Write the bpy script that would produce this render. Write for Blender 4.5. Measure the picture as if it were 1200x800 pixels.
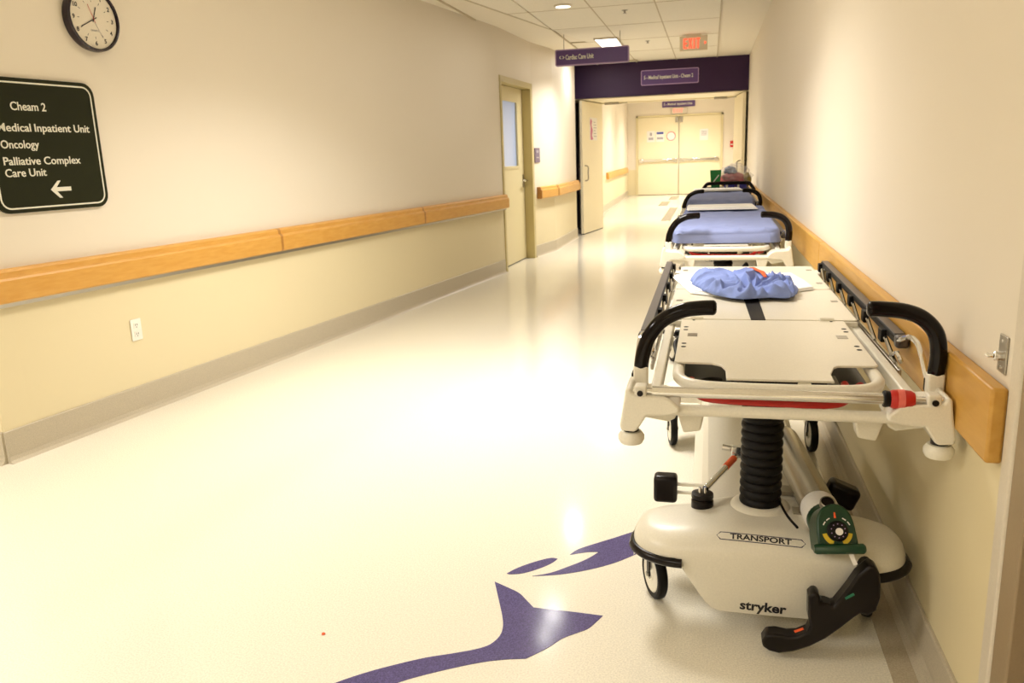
import bpy, bmesh, math, random
from mathutils import Vector, Matrix, noise
from mathutils.bvhtree import BVHTree
for o in list(bpy.data.objects): bpy.data.objects.remove(o, do_unlink=True)
sc = bpy.context.scene
COL = sc.collection
random.seed(4)

def S(r, g, b):
    f = lambda c: (c/12.92 if c <= .04045 else ((c+.055)/1.055)**2.4)
    return (f(r/255), f(g/255), f(b/255), 1)

# ------------------------------------------------------------------ camera
F = 940.0; CAM_H = 1.28
fw = Vector((832-600, 175.2-400, F)).normalized()            # corridor axis in camera space (x right, y down, z fwd)
hz = Vector((1832-600, 175.2-37-400, F))
up = hz.cross(fw).normalized()
if up.y > 0: up = -up
rt = fw.cross(up)
if rt.x < 0: rt = -rt
Rm = Matrix((rt, fw, up))                                     # rows: world X, Y, Z in camera space
right, down, fwd = Rm.col[0], Rm.col[1], Rm.col[2]
M = Matrix.Identity(4)
for i in range(3):
    M[i][0] = right[i]; M[i][1] = -down[i]; M[i][2] = -fwd[i]
M[2][3] = CAM_H
cam = bpy.data.cameras.new('camera'); cam.sensor_width = 36; cam.lens = F/1200*36
cam.clip_start = .02; cam.clip_end = 100
cam.dof.use_dof = True; cam.dof.focus_distance = 2.3; cam.dof.aperture_fstop = 9
camo = bpy.data.objects.new('camera', cam); COL.objects.link(camo)
camo.matrix_world = M; sc.camera = camo

# ------------------------------------------------------------------ world, exposure
w = bpy.data.worlds.new('world'); sc.world = w; w.use_nodes = True
w.node_tree.nodes['Background'].inputs[0].default_value = (1, .93, .8, 1)
w.node_tree.nodes['Background'].inputs[1].default_value = .15
sc.view_settings.view_transform = 'Standard'; sc.view_settings.look = 'None'
sc.view_settings.gamma = 1; sc.view_settings.use_curve_mapping = False
sc.view_settings.exposure = -0.47
WARM = (1.0, .968, .925)
P_RECT, P_ROUND = 60, 26

# ------------------------------------------------------------------ materials
MATS = {}
def mat(name, col, rough=.5, metal=0, spec=.5, noise_amt=0, nscale=200, bump=0, coat=0, emit=None, es=0, alpha=1, trans=0, detail=2):
    m = bpy.data.materials.new(name); m.use_nodes = True; MATS[name] = m
    nt = m.node_tree; b = nt.nodes['Principled BSDF']
    b.inputs['Base Color'].default_value = col; b.inputs['Roughness'].default_value = rough
    b.inputs['Metallic'].default_value = metal; b.inputs['Specular IOR Level'].default_value = spec
    if coat: b.inputs['Coat Weight'].default_value = coat; b.inputs['Coat Roughness'].default_value = .08
    if emit: b.inputs['Emission Color'].default_value = emit; b.inputs['Emission Strength'].default_value = es
    if alpha < 1: b.inputs['Alpha'].default_value = alpha
    if trans: b.inputs['Transmission Weight'].default_value = trans
    tc = nt.nodes.new('ShaderNodeTexCoord')
    n = nt.nodes.new('ShaderNodeTexNoise'); n.inputs['Scale'].default_value = nscale; n.inputs['Detail'].default_value = detail
    nt.links.new(tc.outputs['Object'], n.inputs['Vector'])
    a = noise_amt if noise_amt else .03
    cr = nt.nodes.new('ShaderNodeValToRGB')
    cr.color_ramp.elements[0].position = .3; cr.color_ramp.elements[1].position = .7
    cr.color_ramp.elements[0].color = tuple(min(1, c*(1-a)) for c in col[:3])+(1,)
    cr.color_ramp.elements[1].color = tuple(min(1, c*(1+a)) for c in col[:3])+(1,)
    nt.links.new(n.outputs['Fac'], cr.inputs['Fac']); nt.links.new(cr.outputs['Color'], b.inputs['Base Color'])
    if bump:
        bp = nt.nodes.new('ShaderNodeBump'); bp.inputs['Strength'].default_value = bump; bp.inputs['Distance'].default_value = .002
        nt.links.new(n.outputs['Fac'], bp.inputs['Height']); nt.links.new(bp.outputs['Normal'], b.inputs['Normal'])
    return m
def two_tone(name, top, low, zsplit):
    m = mat(name, top, .55, nscale=350, bump=.12, spec=.3)
    nt = m.node_tree; b = nt.nodes['Principled BSDF']
    g = nt.nodes.new('ShaderNodeNewGeometry'); sp = nt.nodes.new('ShaderNodeSeparateXYZ')
    nt.links.new(g.outputs['Position'], sp.inputs[0])
    lt = nt.nodes.new('ShaderNodeMath'); lt.operation = 'LESS_THAN'; lt.inputs[1].default_value = zsplit
    nt.links.new(sp.outputs['Z'], lt.inputs[0])
    mx = nt.nodes.new('ShaderNodeMix'); mx.data_type = 'RGBA'
    mx.inputs[6].default_value = top; mx.inputs[7].default_value = low
    nt.links.new(lt.outputs[0], mx.inputs[0]); nt.links.new(mx.outputs[2], b.inputs['Base Color'])
    return m
def wood(name, c1, c2, rough=.4):
    m = mat(name, c1, rough)
    nt = m.node_tree; b = nt.nodes['Principled BSDF']
    tc = nt.nodes.new('ShaderNodeTexCoord'); mp = nt.nodes.new('ShaderNodeMapping')
    mp.inputs['Scale'].default_value = (14, 1.6, 14)
    n = nt.nodes.new('ShaderNodeTexNoise'); n.inputs['Scale'].default_value = 4; n.inputs['Detail'].default_value = 6
    cr = nt.nodes.new('ShaderNodeValToRGB'); cr.color_ramp.elements[0].position = .35; cr.color_ramp.elements[1].position = .7
    cr.color_ramp.elements[0].color = c1; cr.color_ramp.elements[1].color = c2
    nt.links.new(tc.outputs['Object'], mp.inputs[0]); nt.links.new(mp.outputs[0], n.inputs['Vector'])
    nt.links.new(n.outputs['Fac'], cr.inputs['Fac']); nt.links.new(cr.outputs['Color'], b.inputs['Base Color'])
    return m
m_wallL = two_tone('paint_left', S(229, 219, 201), S(226, 213, 176), .80)
m_wallR = two_tone('paint_right', S(230, 220, 203), S(225, 211, 172), .76)
m_floor = mat('vinyl_floor', S(226, 219, 201), .13, spec=.4, noise_amt=.13, nscale=210, detail=3)
m_border = mat('vinyl_border', S(184, 171, 147), .25, noise_amt=.12, nscale=300, coat=.2)
m_base = mat('vinyl_base', S(188, 177, 155), .4, noise_amt=.12, nscale=300)
m_inlay = mat('purple_vinyl', S(84, 76, 122), .12, spec=.4, noise_amt=.38, nscale=240)
m_inlay2 = mat('grey_vinyl', S(92, 87, 86), .22, noise_amt=.12, nscale=300, coat=.3)
m_gyp = mat('ceiling_paint', S(240, 232, 214), .7, spec=.2)
m_tile = mat('ceiling_tile', S(244, 238, 222), .85, spec=.1, noise_amt=.05, nscale=120, bump=.3)
m_grid_shade = mat('grid_shadow_tone', S(196, 182, 152), .6)  # grid toned darker: tile-edge shadow put into the colour
m_purple = mat('purple_paint', S(50, 25, 62), .5, spec=.3)
m_wood = wood('maple_rail', S(205, 150, 66), S(214, 162, 80))
m_woodR = wood('maple_board', S(196, 146, 62), S(206, 158, 74))
m_woodcap = wood('dark_rail_cap', S(165, 112, 48), S(178, 124, 58))
m_door = mat('cream_door', S(226, 213, 170), .4, spec=.4)
m_frame = mat('door_frame_paint', S(196, 180, 125), .4)
m_leaf = mat('cream_leaf', S(240, 228, 194), .4)
m_white = mat('cream_powder_coat', S(232, 227, 212), .32, spec=.5)
m_hood = mat('cream_plastic_hood', S(224, 218, 201), .34, spec=.45)
m_deck = mat('cream_deck', S(226, 219, 201), .28)
m_chrome = mat('chrome', S(225, 225, 225), .1, metal=1)
m_steel = mat('steel', S(170, 165, 155), .3, metal=1)
m_black = mat('black_rubber', S(14, 7, 7), .12, spec=.2)
m_blackm = mat('matte_black', S(12, 9, 8), .5, spec=.2)
m_brown = mat('dark_brown_plastic', S(18, 11, 9), .28, spec=.25)
m_grey = mat('grey_pad', S(88, 82, 80), .4)
m_red = mat('red_plastic', S(190, 28, 18), .35)
m_redlab = mat('pale_red_label', S(225, 110, 100), .4)
m_orange = mat('orange_plastic', S(240, 95, 40), .4)
m_green = mat('green_plastic', S(12, 56, 32), .3, spec=.5)
m_greenb = mat('bright_green', S(20, 120, 50), .4)
m_yellow = mat('yellow_label', S(215, 185, 40), .5)
m_paper = mat('white_paper', S(238, 234, 228), .6)
m_sheetw = mat('white_cotton', S(250, 248, 242), .8, nscale=900, bump=.3)
m_blue = mat('blue_cotton', S(132, 150, 210), .75, nscale=900, bump=.3, spec=.2)
m_blue2 = mat('blue_sheet', S(138, 148, 190), .75, nscale=700, bump=.3, spec=.2)
m_tank = mat('aluminium_tank', S(158, 152, 138), .25, metal=.85)
m_ink = mat('black_ink', S(22, 20, 30), .4)
m_inkblue = mat('dark_blue_ink', S(38, 38, 70), .4)
m_signg = mat('dark_green_sign', S(34, 36, 16), .5, spec=.15)
m_signw = mat('sign_white', S(225, 222, 205), .5)
m_signp = mat('purple_sign', S(86, 58, 118), .35)
m_signpe = mat('lilac_sign_border', S(170, 140, 180), .4)
m_clock = mat('clock_rim', S(30, 14, 30), .25)
m_face = mat('clock_face', S(225, 215, 195), .4)
m_hand = mat('clock_ink', S(35, 28, 25), .5)
m_switch = mat('switch_plate_white', S(240, 236, 225), .35)
m_taupe = mat('taupe_steel', S(150, 130, 100), .45)
m_trimw = mat('white_trim', S(214, 203, 184), .4)
m_lamp = mat('lamp_diffuser', S(255, 250, 240), .5, emit=(1, .95, .85, 1), es=9)
m_exit = mat('exit_red', S(255, 70, 50), .5, emit=(1, .09, .04, 1), es=2.2)
m_exith = mat('exit_housing', S(232, 222, 196), .5)
m_exitfar = mat('exit_red_far', S(250, 140, 120), .5, emit=(1, .25, .2, 1), es=1.0)
m_winglow = mat('glowing_frosted_glass', S(170, 185, 215), .2, emit=(.55, .68, 1, 1), es=.28)  # weak emission in the pane stands in for the lit room behind
m_pink = mat('poster_pink', S(200, 110, 150), .5)
m_lines = mat('poster_grey', S(170, 165, 170), .6)
m_posterblue = mat('poster_blue', S(70, 80, 160), .5)
m_bag = mat('clear_bag', S(225, 225, 225), .2, alpha=.28, nscale=40, bump=.6)
m_bagc = mat('pink_cloth', S(176, 84, 78), .8)
m_bagd = mat('dark_blue_cloth', S(60, 75, 110), .8)
m_bago = mat('olive_cloth', S(150, 130, 60), .8)
m_bluebox = mat('blue_pack', S(60, 60, 160), .4)

# ------------------------------------------------------------------ mesh helpers
def V(*a): return Vector(a)
class MB:
    def __init__(s): s.v = []; s.f = []
    def add(s, vs, fs):
        n = len(s.v); s.v += [tuple(v) for v in vs]; s.f += [tuple(i+n for i in f) for f in fs]; return s
    def box(s, x0, x1, y0, y1, z0, z1):
        return s.add([(x0,y0,z0),(x1,y0,z0),(x1,y1,z0),(x0,y1,z0),(x0,y0,z1),(x1,y0,z1),(x1,y1,z1),(x0,y1,z1)],
                     [(0,3,2,1),(4,5,6,7),(0,1,5,4),(1,2,6,5),(2,3,7,6),(3,0,4,7)])
    def obox(s, mtx, x0, x1, y0, y1, z0, z1):
        t = MB().box(x0,x1,y0,y1,z0,z1); return s.add([mtx @ V(*p) for p in t.v], t.f)
    def prism(s, poly, d0, d1, mtx=None):                     # poly in local XY, extruded along local Z
        n = len(poly)
        vs = [V(p[0],p[1],d0) for p in poly]+[V(p[0],p[1],d1) for p in poly]
        if mtx is not None: vs = [mtx @ v for v in vs]
        fs = [tuple(range(n-1,-1,-1)), tuple(range(n,2*n))]+[(i,(i+1)%n,n+(i+1)%n,n+i) for i in range(n)]
        return s.add(vs, fs)
    def tube(s, path, r, seg=12, closed=False, cap=True, sq=(1,1)):
        path = [V(*p) for p in path]; n = len(path); rings = []
        prev = None
        for i, p in enumerate(path):
            if closed: t = path[(i+1)%n]-path[i-1]
            else: t = path[min(i+1,n-1)]-path[max(i-1,0)]
            t.normalize()
            if prev is None:
                a = V(0,0,1) if abs(t.z) < .9 else V(1,0,0)
                x = t.cross(a).normalized()
            else:
                x = (prev-t*prev.dot(t)).normalized()
            prev = x; y = t.cross(x)
            rr = r[i] if isinstance(r, (list,tuple)) else r
            rings.append([p+(x*math.cos(k*2*math.pi/seg)*sq[0]+y*math.sin(k*2*math.pi/seg)*sq[1])*rr for k in range(seg)])
        vs = [v for R in rings for v in R]; fs = []
        m = n if closed else n-1
        for i in range(m):
            a, b = i*seg, ((i+1)%n)*seg
            for k in range(seg): fs.append((a+k, a+(k+1)%seg, b+(k+1)%seg, b+k))
        if cap and not closed:
            fs.append(tuple(range(seg-1,-1,-1))); fs.append(tuple(range((n-1)*seg, n*seg)))
        return s.add(vs, fs)
    def lathe(s, prof, mtx=None, seg=24, cap=True):           # prof: (radius, height) about local Z
        mtx = mtx or Matrix.Identity(4); vs = []; fs = []; n = len(prof)
        for r, h in prof:
            for k in range(seg):
                a = 2*math.pi*k/seg; vs.append(mtx @ V(r*math.cos(a), r*math.sin(a), h))
        for i in range(n-1):
            for k in range(seg): fs.append((i*seg+k, i*seg+(k+1)%seg, (i+1)*seg+(k+1)%seg, (i+1)*seg+k))
        if cap: fs += [tuple(range(seg-1,-1,-1)), tuple(range((n-1)*seg, n*seg))]
        return s.add(vs, fs)
    def grid(s, rows):                                        # rows of points -> quads
        n = len(rows[0]); vs = [p for r in rows for p in r]; fs = []
        for i in range(len(rows)-1):
            for j in range(n-1): fs.append((i*n+j, i*n+j+1, (i+1)*n+j+1, (i+1)*n+j))
        return s.add(vs, fs)
    def mesh(s, name, smooth=True, angle=35):
        me = bpy.data.meshes.new(name); bm = bmesh.new()
        bv = [bm.verts.new(v) for v in s.v]
        for f in s.f:
            try: bm.faces.new([bv[i] for i in f])
            except ValueError: pass
        bmesh.ops.remove_doubles(bm, verts=bm.verts, dist=1e-6)
        bmesh.ops.recalc_face_normals(bm, faces=bm.faces)
        bm.to_mesh(me); bm.free()
        if smooth:
            for p in me.polygons: p.use_smooth = True
            me.set_sharp_from_angle(angle=math.radians(angle))
        return me
    def build(s, name, m, parent=None, bevel=0, seg=2, smooth=True, angle=35, loc=None, mtx=None):
        o = bpy.data.objects.new(name, s.mesh(name, smooth, angle)); o.data.materials.append(m)
        COL.objects.link(o)
        if parent: o.parent = parent
        if mtx is not None: o.matrix_local = mtx
        if loc: o.location = loc
        if bevel:
            b = o.modifiers.new('bevel', 'BEVEL'); b.width = bevel; b.segments = seg; b.limit_method = 'ANGLE'; b.angle_limit = math.radians(40)
        return o
def empty(name, loc=(0,0,0)):
    o = bpy.data.objects.new(name, None); o.empty_display_size = .05; COL.objects.link(o); o.location = loc; return o
def tag(o, label, cat, group=None, kind=None):
    o['label'] = label; o['category'] = cat
    if group: o['group'] = group
    if kind: o['kind'] = kind
    return o
def struct(o, label=None):
    o['kind'] = 'structure'
    if label: o['label'] = label
    return o
def copy_tree(o, parent=None):
    c = o.copy(); COL.objects.link(c); c.parent = parent
    for ch in list(o.children): copy_tree(ch, c)
    return c
def frame(o, x, y):                                           # matrix from origin and two axes
    x = V(*x).normalized(); y = V(*y).normalized(); z = x.cross(y).normalized(); y = z.cross(x)
    m = Matrix.Identity(4)
    for i in range(3): m[i][0] = x[i]; m[i][1] = y[i]; m[i][2] = z[i]; m[i][3] = o[i]
    return m
def smooth_path(pts, n=6, closed=False):
    P = [V(*p) for p in pts]; out = []; N = len(P)
    rng = range(N if closed else N-1)
    for i in rng:
        g = (lambda k: P[k % N]) if closed else (lambda k: P[max(0, min(N-1, k))])
        p0, p1, p2, p3 = g(i-1), g(i), g(i+1), g(i+2)
        for k in range(n):
            t = k/n
            out.append(.5*((2*p1)+(p2-p0)*t+(2*p0-5*p1+4*p2-p3)*t*t+(3*p1-p0-3*p2+p3)*t**3))
    if not closed: out.append(P[-1])
    return out
def rrect(x0, x1, y0, y1, r, n=5):
    out = []
    for cx, cy, a0 in ((x1-r,y1-r,0),(x0+r,y1-r,90),(x0+r,y0+r,180),(x1-r,y0+r,270)):
        for k in range(n+1):
            a = math.radians(a0+90*k/n); out.append((cx+r*math.cos(a), cy+r*math.sin(a)))
    return out
def circ(cx, cy, r, n=24): return [(cx+r*math.cos(2*math.pi*k/n), cy+r*math.sin(2*math.pi*k/n)) for k in range(n)]
def ring_mb(outer, inner, d0, d1, mtx):                        # frame between two outlines with equal point counts
    n = len(outer); vs = []
    for d in (d0, d1):
        vs += [mtx @ V(p[0],p[1],d) for p in outer]+[mtx @ V(p[0],p[1],d) for p in inner]
    fs = []
    for i in range(n):
        j = (i+1) % n
        fs += [(i,j,n+j,n+i),(2*n+i,2*n+j,3*n+j,3*n+i),(i,j,2*n+j,2*n+i),(n+i,n+j,3*n+j,3*n+i)]
    return MB().add(vs, fs)
def text(body, name, m, mtx, size, parent=None, xs=1.0, align='LEFT', depth=.0006, bold=0.0, bvh=None, vdir=None, off=.0012, width=None):
    cu = bpy.data.curves.new('txt', 'FONT'); cu.body = body; cu.size = size; cu.align_x = align; cu.align_y = 'CENTER'
    cu.extrude = depth if bvh is None else 0; cu.offset = bold; cu.resolution_u = 3
    t = bpy.data.objects.new('txt', cu); COL.objects.link(t)
    dg = bpy.context.evaluated_depsgraph_get(); dg.update()
    me = bpy.data.meshes.new_from_object(t.evaluated_get(dg)); me.name = name
    bpy.data.objects.remove(t, do_unlink=True)
    if width:
        xsv = [v.co.x for v in me.vertices]; xs = width/max(1e-6, max(xsv)-min(xsv))
    for v in me.vertices: v.co.x *= xs
    me.transform(mtx)
    if bvh is not None:
        for v in me.vertices:
            h = bvh.ray_cast(v.co - vdir*.25, vdir)
            if h[0] is not None: v.co = h[0]-vdir*off
    me.materials.clear(); me.materials.append(m)
    o = bpy.data.objects.new(name, me); COL.objects.link(o)
    if parent: o.parent = parent
    return o

# ------------------------------------------------------------------ the setting
WX = .55; CZ = 2.64
P0, P1, P2, P3, P4 = (-3.085,2.80), (-2.24,8.80), (-2.17,10.17), (-2.045,10.92), (-2.02,12.65)
floor = struct(MB().box(-6.6, 1.6, -4.2, 25.4, -.1, 0).build('floor', m_floor, smooth=False), 'glossy cream vinyl floor')
ceil = struct(MB().box(-6.6, 1.6, -4.2, 13.1, CZ, CZ+.1).build('ceiling', m_gyp, smooth=False), 'cream ceiling of the corridor')
struct(MB().box(-3.2, 1.6, 14.2, 25.4, 2.95, 3.05).build('ceiling', m_gyp, smooth=False), 'ceiling beyond the open double doors')
def wallseg(a, b, t=.14):
    a = V(*a, 0); b = V(*b, 0); d = (b-a).normalized(); n = V(d.y, -d.x, 0)
    return a, b, d, n
def wall_poly(mb, a, b, z0, z1, t=.14):
    a, b, d, n = wallseg(a, b)
    q = [a, b, b-n*t, a-n*t]
    mb.prism([(p.x, p.y) for p in q], z0, z1)
mb = MB()
# left wall: one footprint, with the doorway between P1 and P2 cut out
def seg_pt(a, b, s): a = V(*a,0); b = V(*b,0); return a+(b-a).normalized()*s
D0, D1 = .06, 1.33
dA = seg_pt(P1, P2, D0); dB = seg_pt(P1, P2, D1)
wall_poly(mb, P0, P1, 0, CZ); wall_poly(mb, P1, dA.to_2d(), 0, CZ); wall_poly(mb, dB.to_2d(), P2, 0, CZ)
wall_poly(mb, dA.to_2d(), dB.to_2d(), 2.11, CZ); wall_poly(mb, P2, P3, 0, CZ); wall_poly(mb, P3, P4, 0, CZ)
struct(mb.build('wall_left', m_wallL, smooth=False), 'long cream wall on the left')
mb = MB(); wall_poly(mb, (-6.5, 3.2), (P0[0]+.005, P0[1]+.002), 0, CZ)
struct(mb.build('wall_return', m_wallL, smooth=False))
struct(MB().box(-6.6, -6.5, -4.2, 3.4, 0, CZ).build('wall_far_left', m_wallL, smooth=False))
struct(MB().box(-6.6, 1.6, -4.2, -4.1, 0, CZ).build('wall_back', m_wallL, smooth=False))
mb = MB().box(WX, WX+.14, 1.60, 13.1, 0, CZ).box(WX, WX+.14, .55, 1.60, 2.16, CZ).box(WX, WX+.14, -4.2, .55, 0, CZ)
struct(mb.build('wall_right', m_wallR, smooth=False), 'cream wall on the right')
# purple portal with recess for the open leaf
mb = MB().box(-2.36, -2.02, 12.65, 12.66, 0, CZ).box(-2.36, -2.22, 12.65, 14.3, 0, 2.64).box(-2.36, WX+.14, 13.1, 14.2, 2.135, 2.95)
struct(mb.build('wall_header', m_purple, smooth=False), 'dark purple portal around the open double doors')
mb = MB().box(-2.22, -1.87, 14.2, 14.32, 0, 2.13).box(.43, WX+.14, 14.2, 14.32, 0, 2.13).box(-2.22, WX+.14, 14.2, 14.32, 2.10, 2.134).box(-2.2, WX, 13.14, 14.2, 2.118, 2.134)
struct(mb.build('trim_1', m_leaf, bevel=.004, smooth=False), 'cream frame of the open double doors')
struct(MB().box(WX, WX+.14, 13.1, 14.2, 0, 2.135).build('wall_jamb_right', m_leaf, smooth=False))
mb = MB(); wall_poly(mb, (-2.22, 14.32), (-2.41, 25), 0, 2.95)
struct(mb.build('wall_far_left_corridor', m_wallL, smooth=False))
struct(MB().box(.8, .94, 14.32, 25, 0, 2.95).box(.43, .94, 14.32, 14.44, 2.07, 2.95).box(WX,.94,14.3,14.44,0,2.95).build('wall_far_right_corridor', m_wallR, smooth=False))
mb = MB().box(-2.6, -2.16, 25, 25.15, 0, 2.95).box(.36, .95, 25, 25.15, 0, 2.95).box(-2.16, .36, 25, 25.15, 2.32, 2.95).box(-2.16,.36,25.1,25.15,0,2.32)
struct(mb.build('wall_far', m_wallR, smooth=False), 'far end wall')

# cove base along the walls
def base_run(pts, h, name):
    mb = MB(); prof = [(0,0),(.035,0),(.03,.004),(.018,.012),(.012,.03),(.010,h-.004),(.006,h),(0,h)]
    for a, b in zip(pts[:-1], pts[1:]):
        A, B_, d, n = wallseg(a, b)
        mb.add([A+n*p[0]+V(0,0,p[1]) for p in prof]+[B_+n*p[0]+V(0,0,p[1]) for p in prof],
               [(i,(i+1)%8,8+(i+1)%8,8+i) for i in range(8)]+[tuple(range(8)), tuple(range(15,7,-1))])
    return struct(mb.build(name, m_base, smooth=False))
base_run([(-6.4, 3.19), P0], .15, 'baseboard_return')
base_run([P0, P1], .15, 'baseboard_left')
base_run([tuple(seg_pt(P1,P2,D1+.05).to_2d()), P2, P3, P4], .15, 'baseboard_left')
base_run([(WX, 13.1), (WX, 1.66)], .12, 'baseboard_right')
base_run([(-2.22, 14.4), (-2.41, 25)], .15, 'baseboard_far')
# floor inlays: border along the right wall, far accent squares, purple fish
bd = struct(MB().box(.458, WX, -4, 13.1, 0, .0012).build('floor_border', m_border, smooth=False), 'grey-beige vinyl border strip along the right wall')
for k, (x0, x1, y0, y1) in enumerate(((-1.20,-.98,19.9,21.6), (-.88,-.70,15.5,19.2), (-1.07,-.84,22.3,24.0))):
    MB().box(x0, x1, y0, y1, 0, .0012).build('floor_tile', m_inlay2, floor, smooth=False)
TAIL=[(-0.624,2.170),(-0.575,2.143),(-0.534,2.118),(-0.502,2.081),(-0.475,2.048),(-0.425,2.047),(-0.348,2.045),(-0.272,2.041),(-0.286,2.007),(-0.304,1.970),(-0.332,1.944),(-0.367,1.910),(-0.398,1.861),(-0.444,1.806),(-0.498,1.792),(-0.554,1.770),(-0.622,1.732),(-0.695,1.685),(-0.739,1.651),(-0.804,1.588),(-0.863,1.510),(-0.929,1.521),(-0.949,1.560),(-0.895,1.621),(-0.834,1.675),(-0.771,1.720),(-0.704,1.762),(-0.641,1.792),(-0.586,1.821),(-0.553,1.849),(-0.537,1.892),(-0.539,1.937),(-0.555,1.992),(-0.587,2.075)]
FIN=[(-0.599,2.225),(-0.573,2.265),(-0.529,2.311),(-0.482,2.346),(-0.458,2.345),(-0.471,2.315),(-0.501,2.277),(-0.545,2.238),(-0.584,2.223)]
BIG=[(-0.516,2.223),(-0.464,2.252),(-0.419,2.296),(-0.374,2.346),(-0.348,2.384),(-0.333,2.413),(-0.372,2.405),(-0.423,2.378),(-0.402,2.420),(-0.349,2.471),(-0.289,2.525),(-0.245,2.567),(-0.185,2.617),(-0.074,2.666),(-0.039,2.571),(-0.132,2.489),(-0.208,2.421),(-0.270,2.353),(-0.346,2.294),(-0.432,2.248)]
r = empty('floor_inlay', (-.5, 2.1, 0))
tag(r, 'speckled purple fish-tail inlay set into the cream floor', 'floor inlay')
def curvy(pl, corners):
    out = []; n = len(pl); cs = sorted(corners)
    for a, b in zip(cs, cs[1:]+[cs[0]+n]):
        seg = [(*pl[k % n], 0) for k in range(a, b+1)]
        out += [(p.x, p.y) for p in smooth_path(seg, 4)][:-1]
    return out
TAIL = curvy(TAIL, (0, 4, 7, 13, 22)); FIN = curvy(FIN, (0, 4)); BIG = curvy(BIG, (0, 5, 7, 13, 14))
for nm, pl in (('tail_piece', TAIL), ('fin_piece', FIN), ('fin_piece', BIG)):
    MB().prism([(p[0]+.5, p[1]-2.1) for p in pl], 0, .0012).build(nm, m_inlay, r, smooth=False)

# ceiling tiles (parts of the ceiling)
def clip(poly, a, b):                                         # keep the side to the right of a->b
    out = []; n = len(poly)
    f = lambda p: (b[0]-a[0])*(p[1]-a[1])-(b[1]-a[1])*(p[0]-a[0])
    for i in range(n):
        p, q = poly[i], poly[(i+1) % n]; fp, fq = f(p), f(q)
        if fp <= 0: out.append(p)
        if fp*fq < 0:
            t = fp/(fp-fq); out.append((p[0]+(q[0]-p[0])*t, p[1]+(q[1]-p[1])*t))
    return out
cA, cB = (-2.70, 3.9), (-1.72, 9.25)
for i in range(-2, 3):
    for j in range(8):
        x0 = -1.72+.6*i; y0 = 3.25+1.2*j
        if i < 0 and y0 > 9.2: continue
        g = .007
        pl = [(x0+g,y0+g),(x0+.6-g,y0+g),(x0+.6-g,min(13.09,y0+1.2-g)),(x0+g,min(13.09,y0+1.2-g))]
        pl = clip(pl, cA, cB)
        if len(pl) < 3: continue
        MB().prism(pl, CZ-.012, CZ).build('ceiling_tile', m_tile, ceil, smooth=False)

for j in range(9):  # bars in the tile gaps, dark colour stands for edge shadow
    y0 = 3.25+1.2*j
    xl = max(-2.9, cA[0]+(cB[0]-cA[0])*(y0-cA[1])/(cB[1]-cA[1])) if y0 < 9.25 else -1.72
    MB().box(xl, 1.28-1.2, y0-.009, y0+.009, CZ-.0135, CZ).build('grid_bar', m_grid_shade, ceil, smooth=False)
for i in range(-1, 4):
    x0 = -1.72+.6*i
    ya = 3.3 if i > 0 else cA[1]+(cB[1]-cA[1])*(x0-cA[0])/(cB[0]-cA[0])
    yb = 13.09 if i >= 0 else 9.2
    if yb > ya: MB().box(x0-.007, x0+.007, max(3.3, ya), yb, CZ-.0133, CZ).build('grid_bar', m_grid_shade, ceil, smooth=False)

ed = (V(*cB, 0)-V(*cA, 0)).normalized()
MB().obox(frame((cA[0], cA[1], CZ), ed, (0,0,1)), 0, 5.44, -.014, 0, -.012, .012).build('grid_bar', m_grid_shade, ceil, smooth=False)

# ------------------------------------------------------------------ lamps
def rect_lamp(x, y, sx, sy, z, power, label, group='ceiling light panels', spread=130):
    r = empty('ceiling_light', (x, y, z)); tag(r, label, 'ceiling light', group)
    ring_mb([(-sx/2-.015,-sy/2-.015),(sx/2+.015,-sy/2-.015),(sx/2+.015,sy/2+.015),(-sx/2-.015,sy/2+.015)],
            [(-sx/2,-sy/2),(sx/2,-sy/2),(sx/2,sy/2),(-sx/2,sy/2)], -.022, -.0, Matrix.Identity(4)).build('lamp_frame', m_trimw, r, smooth=False)
    MB().box(-sx/2, sx/2, -sy/2, sy/2, -.016, -.004).build('diffuser', m_lamp, r, smooth=False)
    l = bpy.data.lights.new('lamp', 'AREA'); l.shape = 'RECTANGLE'; l.size = sx; l.size_y = sy; l.energy = power; l.color = WARM; l.spread = math.radians(spread)
    lo = bpy.data.objects.new('lamp_light', l); COL.objects.link(lo); lo.parent = r; lo.location = (0, 0, -.024)
def round_lamp(x, y, rad, z, power, label):
    r = empty('downlight', (x, y, z)); tag(r, label, 'downlight', 'round ceiling downlights')
    MB().lathe([(rad+.015,0),(rad+.015,-.008),(rad,-.018),(rad,-.002)], seg=32, cap=False).build('lamp_frame', m_trimw, r)
    MB().lathe([(rad,-.004),(rad,-.012)], seg=32).build('diffuser', m_lamp, r)
    l = bpy.data.lights.new('lamp', 'AREA'); l.shape = 'DISK'; l.size = rad*2; l.energy = power; l.color = WARM
    lo = bpy.data.objects.new('lamp_light', l); COL.objects.link(lo); lo.parent = r; lo.location = (0, 0, -.022)
TZ = CZ-.012
rect_lamp(-1.24, 10.62, .25, .95, TZ, P_RECT*1.05, 'bright rectangular ceiling panel behind the hanging purple sign')
round_lamp(-1.25, 6.16, .07, TZ, P_ROUND*.14, 'round recessed downlight over the first stretcher gap, farther of a close pair')
round_lamp(-1.26, 5.80, .05, TZ, P_ROUND*.07, 'round recessed downlight over the first stretcher gap, nearer of a close pair')
rect_lamp(-1.0, 4.1, .6, 1.0, CZ, P_RECT*1.4, 'rectangular ceiling panel above the floor inlay')
rect_lamp(-1.25, -1.8, .6, 1.2, CZ, P_RECT*1.6, 'added unseen fill panel at the back of the corridor')  # out of view, enlarged as ambient fill for the near right wall
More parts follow.
